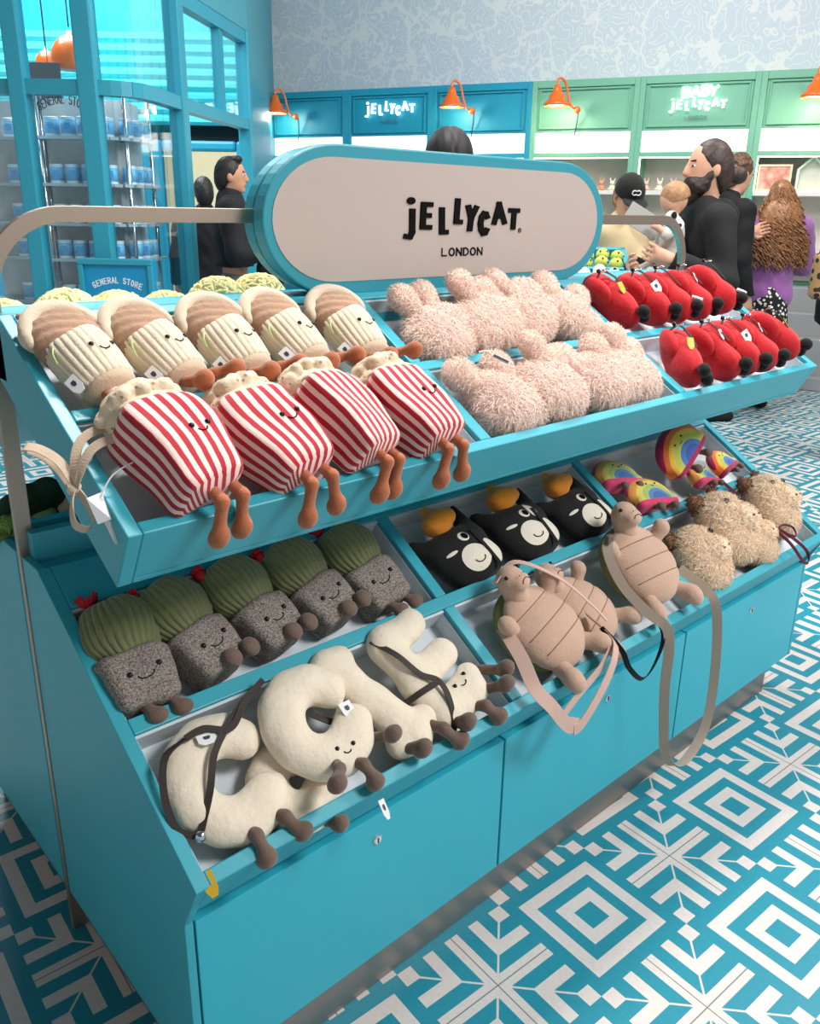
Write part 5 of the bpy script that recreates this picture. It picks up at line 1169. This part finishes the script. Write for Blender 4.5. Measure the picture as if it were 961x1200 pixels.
for i in range(270):
    a = PI*(1.02+.96*rn.random()) if rn.random() < .85 else rn.random()*2*PI; x0 = math.cos(a); y0 = math.sin(a); zt = 1.76-rn.random()*.12; zb = 1.12+rn.random()*.18; pts = []; ph = rn.random()*6; rr = .009+.007*rn.random(); n = 44
    for j in range(n):
        t = j/(n-1); z = zt+(zb-zt)*t; w = .065+.215*min(1, (t*1.35)**.8)*(.82+.25*rn.random()*0+.1*math.sin(i)); dd = min(1, t*3)
        pts.append((x0*w*(1+.05*math.sin(i*3)) + rr*dd*math.cos(j*1.15+ph), -.035+y0*(.075+.075*min(1,t*1.5))+rr*dd*math.sin(j*1.15+ph), z))
    mb.tube(pts, .0042, 4)
mb.build('curls', CURL, r, True)
wb = empty('white_box', label='white paper bag held by the woman in the purple jumper', cat='bag'); wb.matrix_world = frame_matrix((6.2,1.58,0), (.71,-.70,0), (.70,.71,0)) @ Matrix.Translation((-.24,.42,1.36)) @ Matrix.Rotation(.4, 4, 'Y')
MB().box(-.07,.07,-.03,.03,-.06,.07).build('bag_body', WHITEP, wb, bevel=.012); MB().tube(spline([(-.03,0,.07),(-.02,0,.11),(.02,0,.11),(.03,0,.07)], 5), .003, 6).build('handle', WHITEP, wb, True)
# dark haired head behind the sign
r, HM, hp, Rm, s = person('person with straight black hair standing behind the sign board', (2.05,.98), (.55,.83), 1.80, top=CLOTHK, pants=CLOTHK)
V, F = sdf([('e', hp(0,-.01,.14), (.095,.11,.112), Rm),('e', hp(0,-.05,.0), (.1,.07,.14), Rm)], .006, 0, .03, post=lambda P, f_: f_+.006*np.exp(-(P[...,0]/.006)**2)+.0006*np.sin(P[...,0]*240)); mobj('hair', V, F, mat('hair_jet', (18,15,17), .6, var=.3, vs=50), r, True)
# man on the left
r, HM, hp, Rm, s = person('man with short black hair, black zip jacket and grey trousers, in profile by the doorway', (2.93,4.12), (.84,-.54), 1.83, L=((-.26,.04,1.16),(-.14,.26,1.2),(.3,.9,.2)), Rr=((.27,.04,1.16),(.16,.3,1.2),(-.2,.9,.3)), skin=SKIN2, top=mat('navy_black', (13,14,20), .8, var=.15, vs=4, bump=.4, bs=12), pants=mat('grey_trousers', (132,128,128), .85, var=.08, vs=8, bump=.4, bs=14), top_len=1.06, bulk=.03)
cap_hair(r, hp, Rm, HK, [('e', hp(0,.05,.23), (.06,.04,.025), Rm)])
q = MB(); q.box(.205,.212,-.05,-.02,1.36,1.4); q.build('shoulder_patch', WHITEP, r, bevel=.002)
ph = empty('mobile_phone', label='white mobile phone held by the man in the black zip jacket', cat='phone'); ph.matrix_world = frame_matrix((2.93,4.12,0), (-.54,-.84,0), (.84,-.54,0)) @ Matrix.Translation((.03,.46,1.35)) @ Matrix.Rotation(-.4, 4, 'X')
MB().box(-.038,.038,-.004,.004,-.075,.075).build('phone_body', WHITEP, ph, bevel=.003); MB().box(-.034,.034,-.0055,-.004,-.068,.068).build('screen', BLK, ph)
bg = empty('shoulder_bag', label='black soft bag in front of the man in the black zip jacket', cat='bag'); bg.location = (3.07,3.86,.93); bg.rotation_euler = (0,0,-.7)
blob('bag_body', [('b',(0,0,0),(.1,.06,.2),.05)], BLKV, bg, .015); MB().tube(spline([(-.07,0,.18),(-.05,0,.4),(.05,0,.42),(.07,0,.18)], 6), .01, 6).build('strap', BLKV, bg, True)
r, HM, hp, Rm, s = person('dark haired person in black half hidden behind the shop front post', (3.22,5.05), (.3,.95), 1.72, pants=CLOTHK, bulk=.02); cap_hair(r, hp, Rm, HK)
# coat and bag at the right edge
r, HM, hp, Rm, s = person('person in a black coat cut off by the right edge of the photo', (5.16,.40), (.9,.43), 1.74, pants=CLOTHK, bulk=.03, top_len=.7); cap_hair(r, hp, Rm, HB)
lb_ = mat('leopard_print', (150,110,70), .6); k = NB(lb_); v = k.N.new('ShaderNodeTexVoronoi'); v.inputs['Scale'].default_value = 26; o_, tc = k.xyz(); k.L.new(tc.outputs['Object'], v.inputs['Vector']); k.L.new(k.mix(k.lt(v.outputs['Distance'], .42), lin((168,132,88)), lin((38,28,22))), k.b.inputs['Base Color'])
bg = empty('handbag', label='leopard print handbag at the right edge beside the purple jumper', cat='bag'); bg.location = (4.98,.62,1.16); bg.rotation_euler = (0,0,-.75)
blob('bag_body', [('b',(0,0,0),(.11,.05,.14),.04)], lb_, bg, .012); MB().tube(spline([(-.08,0,.12),(-.05,0,.34),(.05,0,.36),(.08,0,.12)], 6), .008, 6).build('handle', BLKV, bg, True)
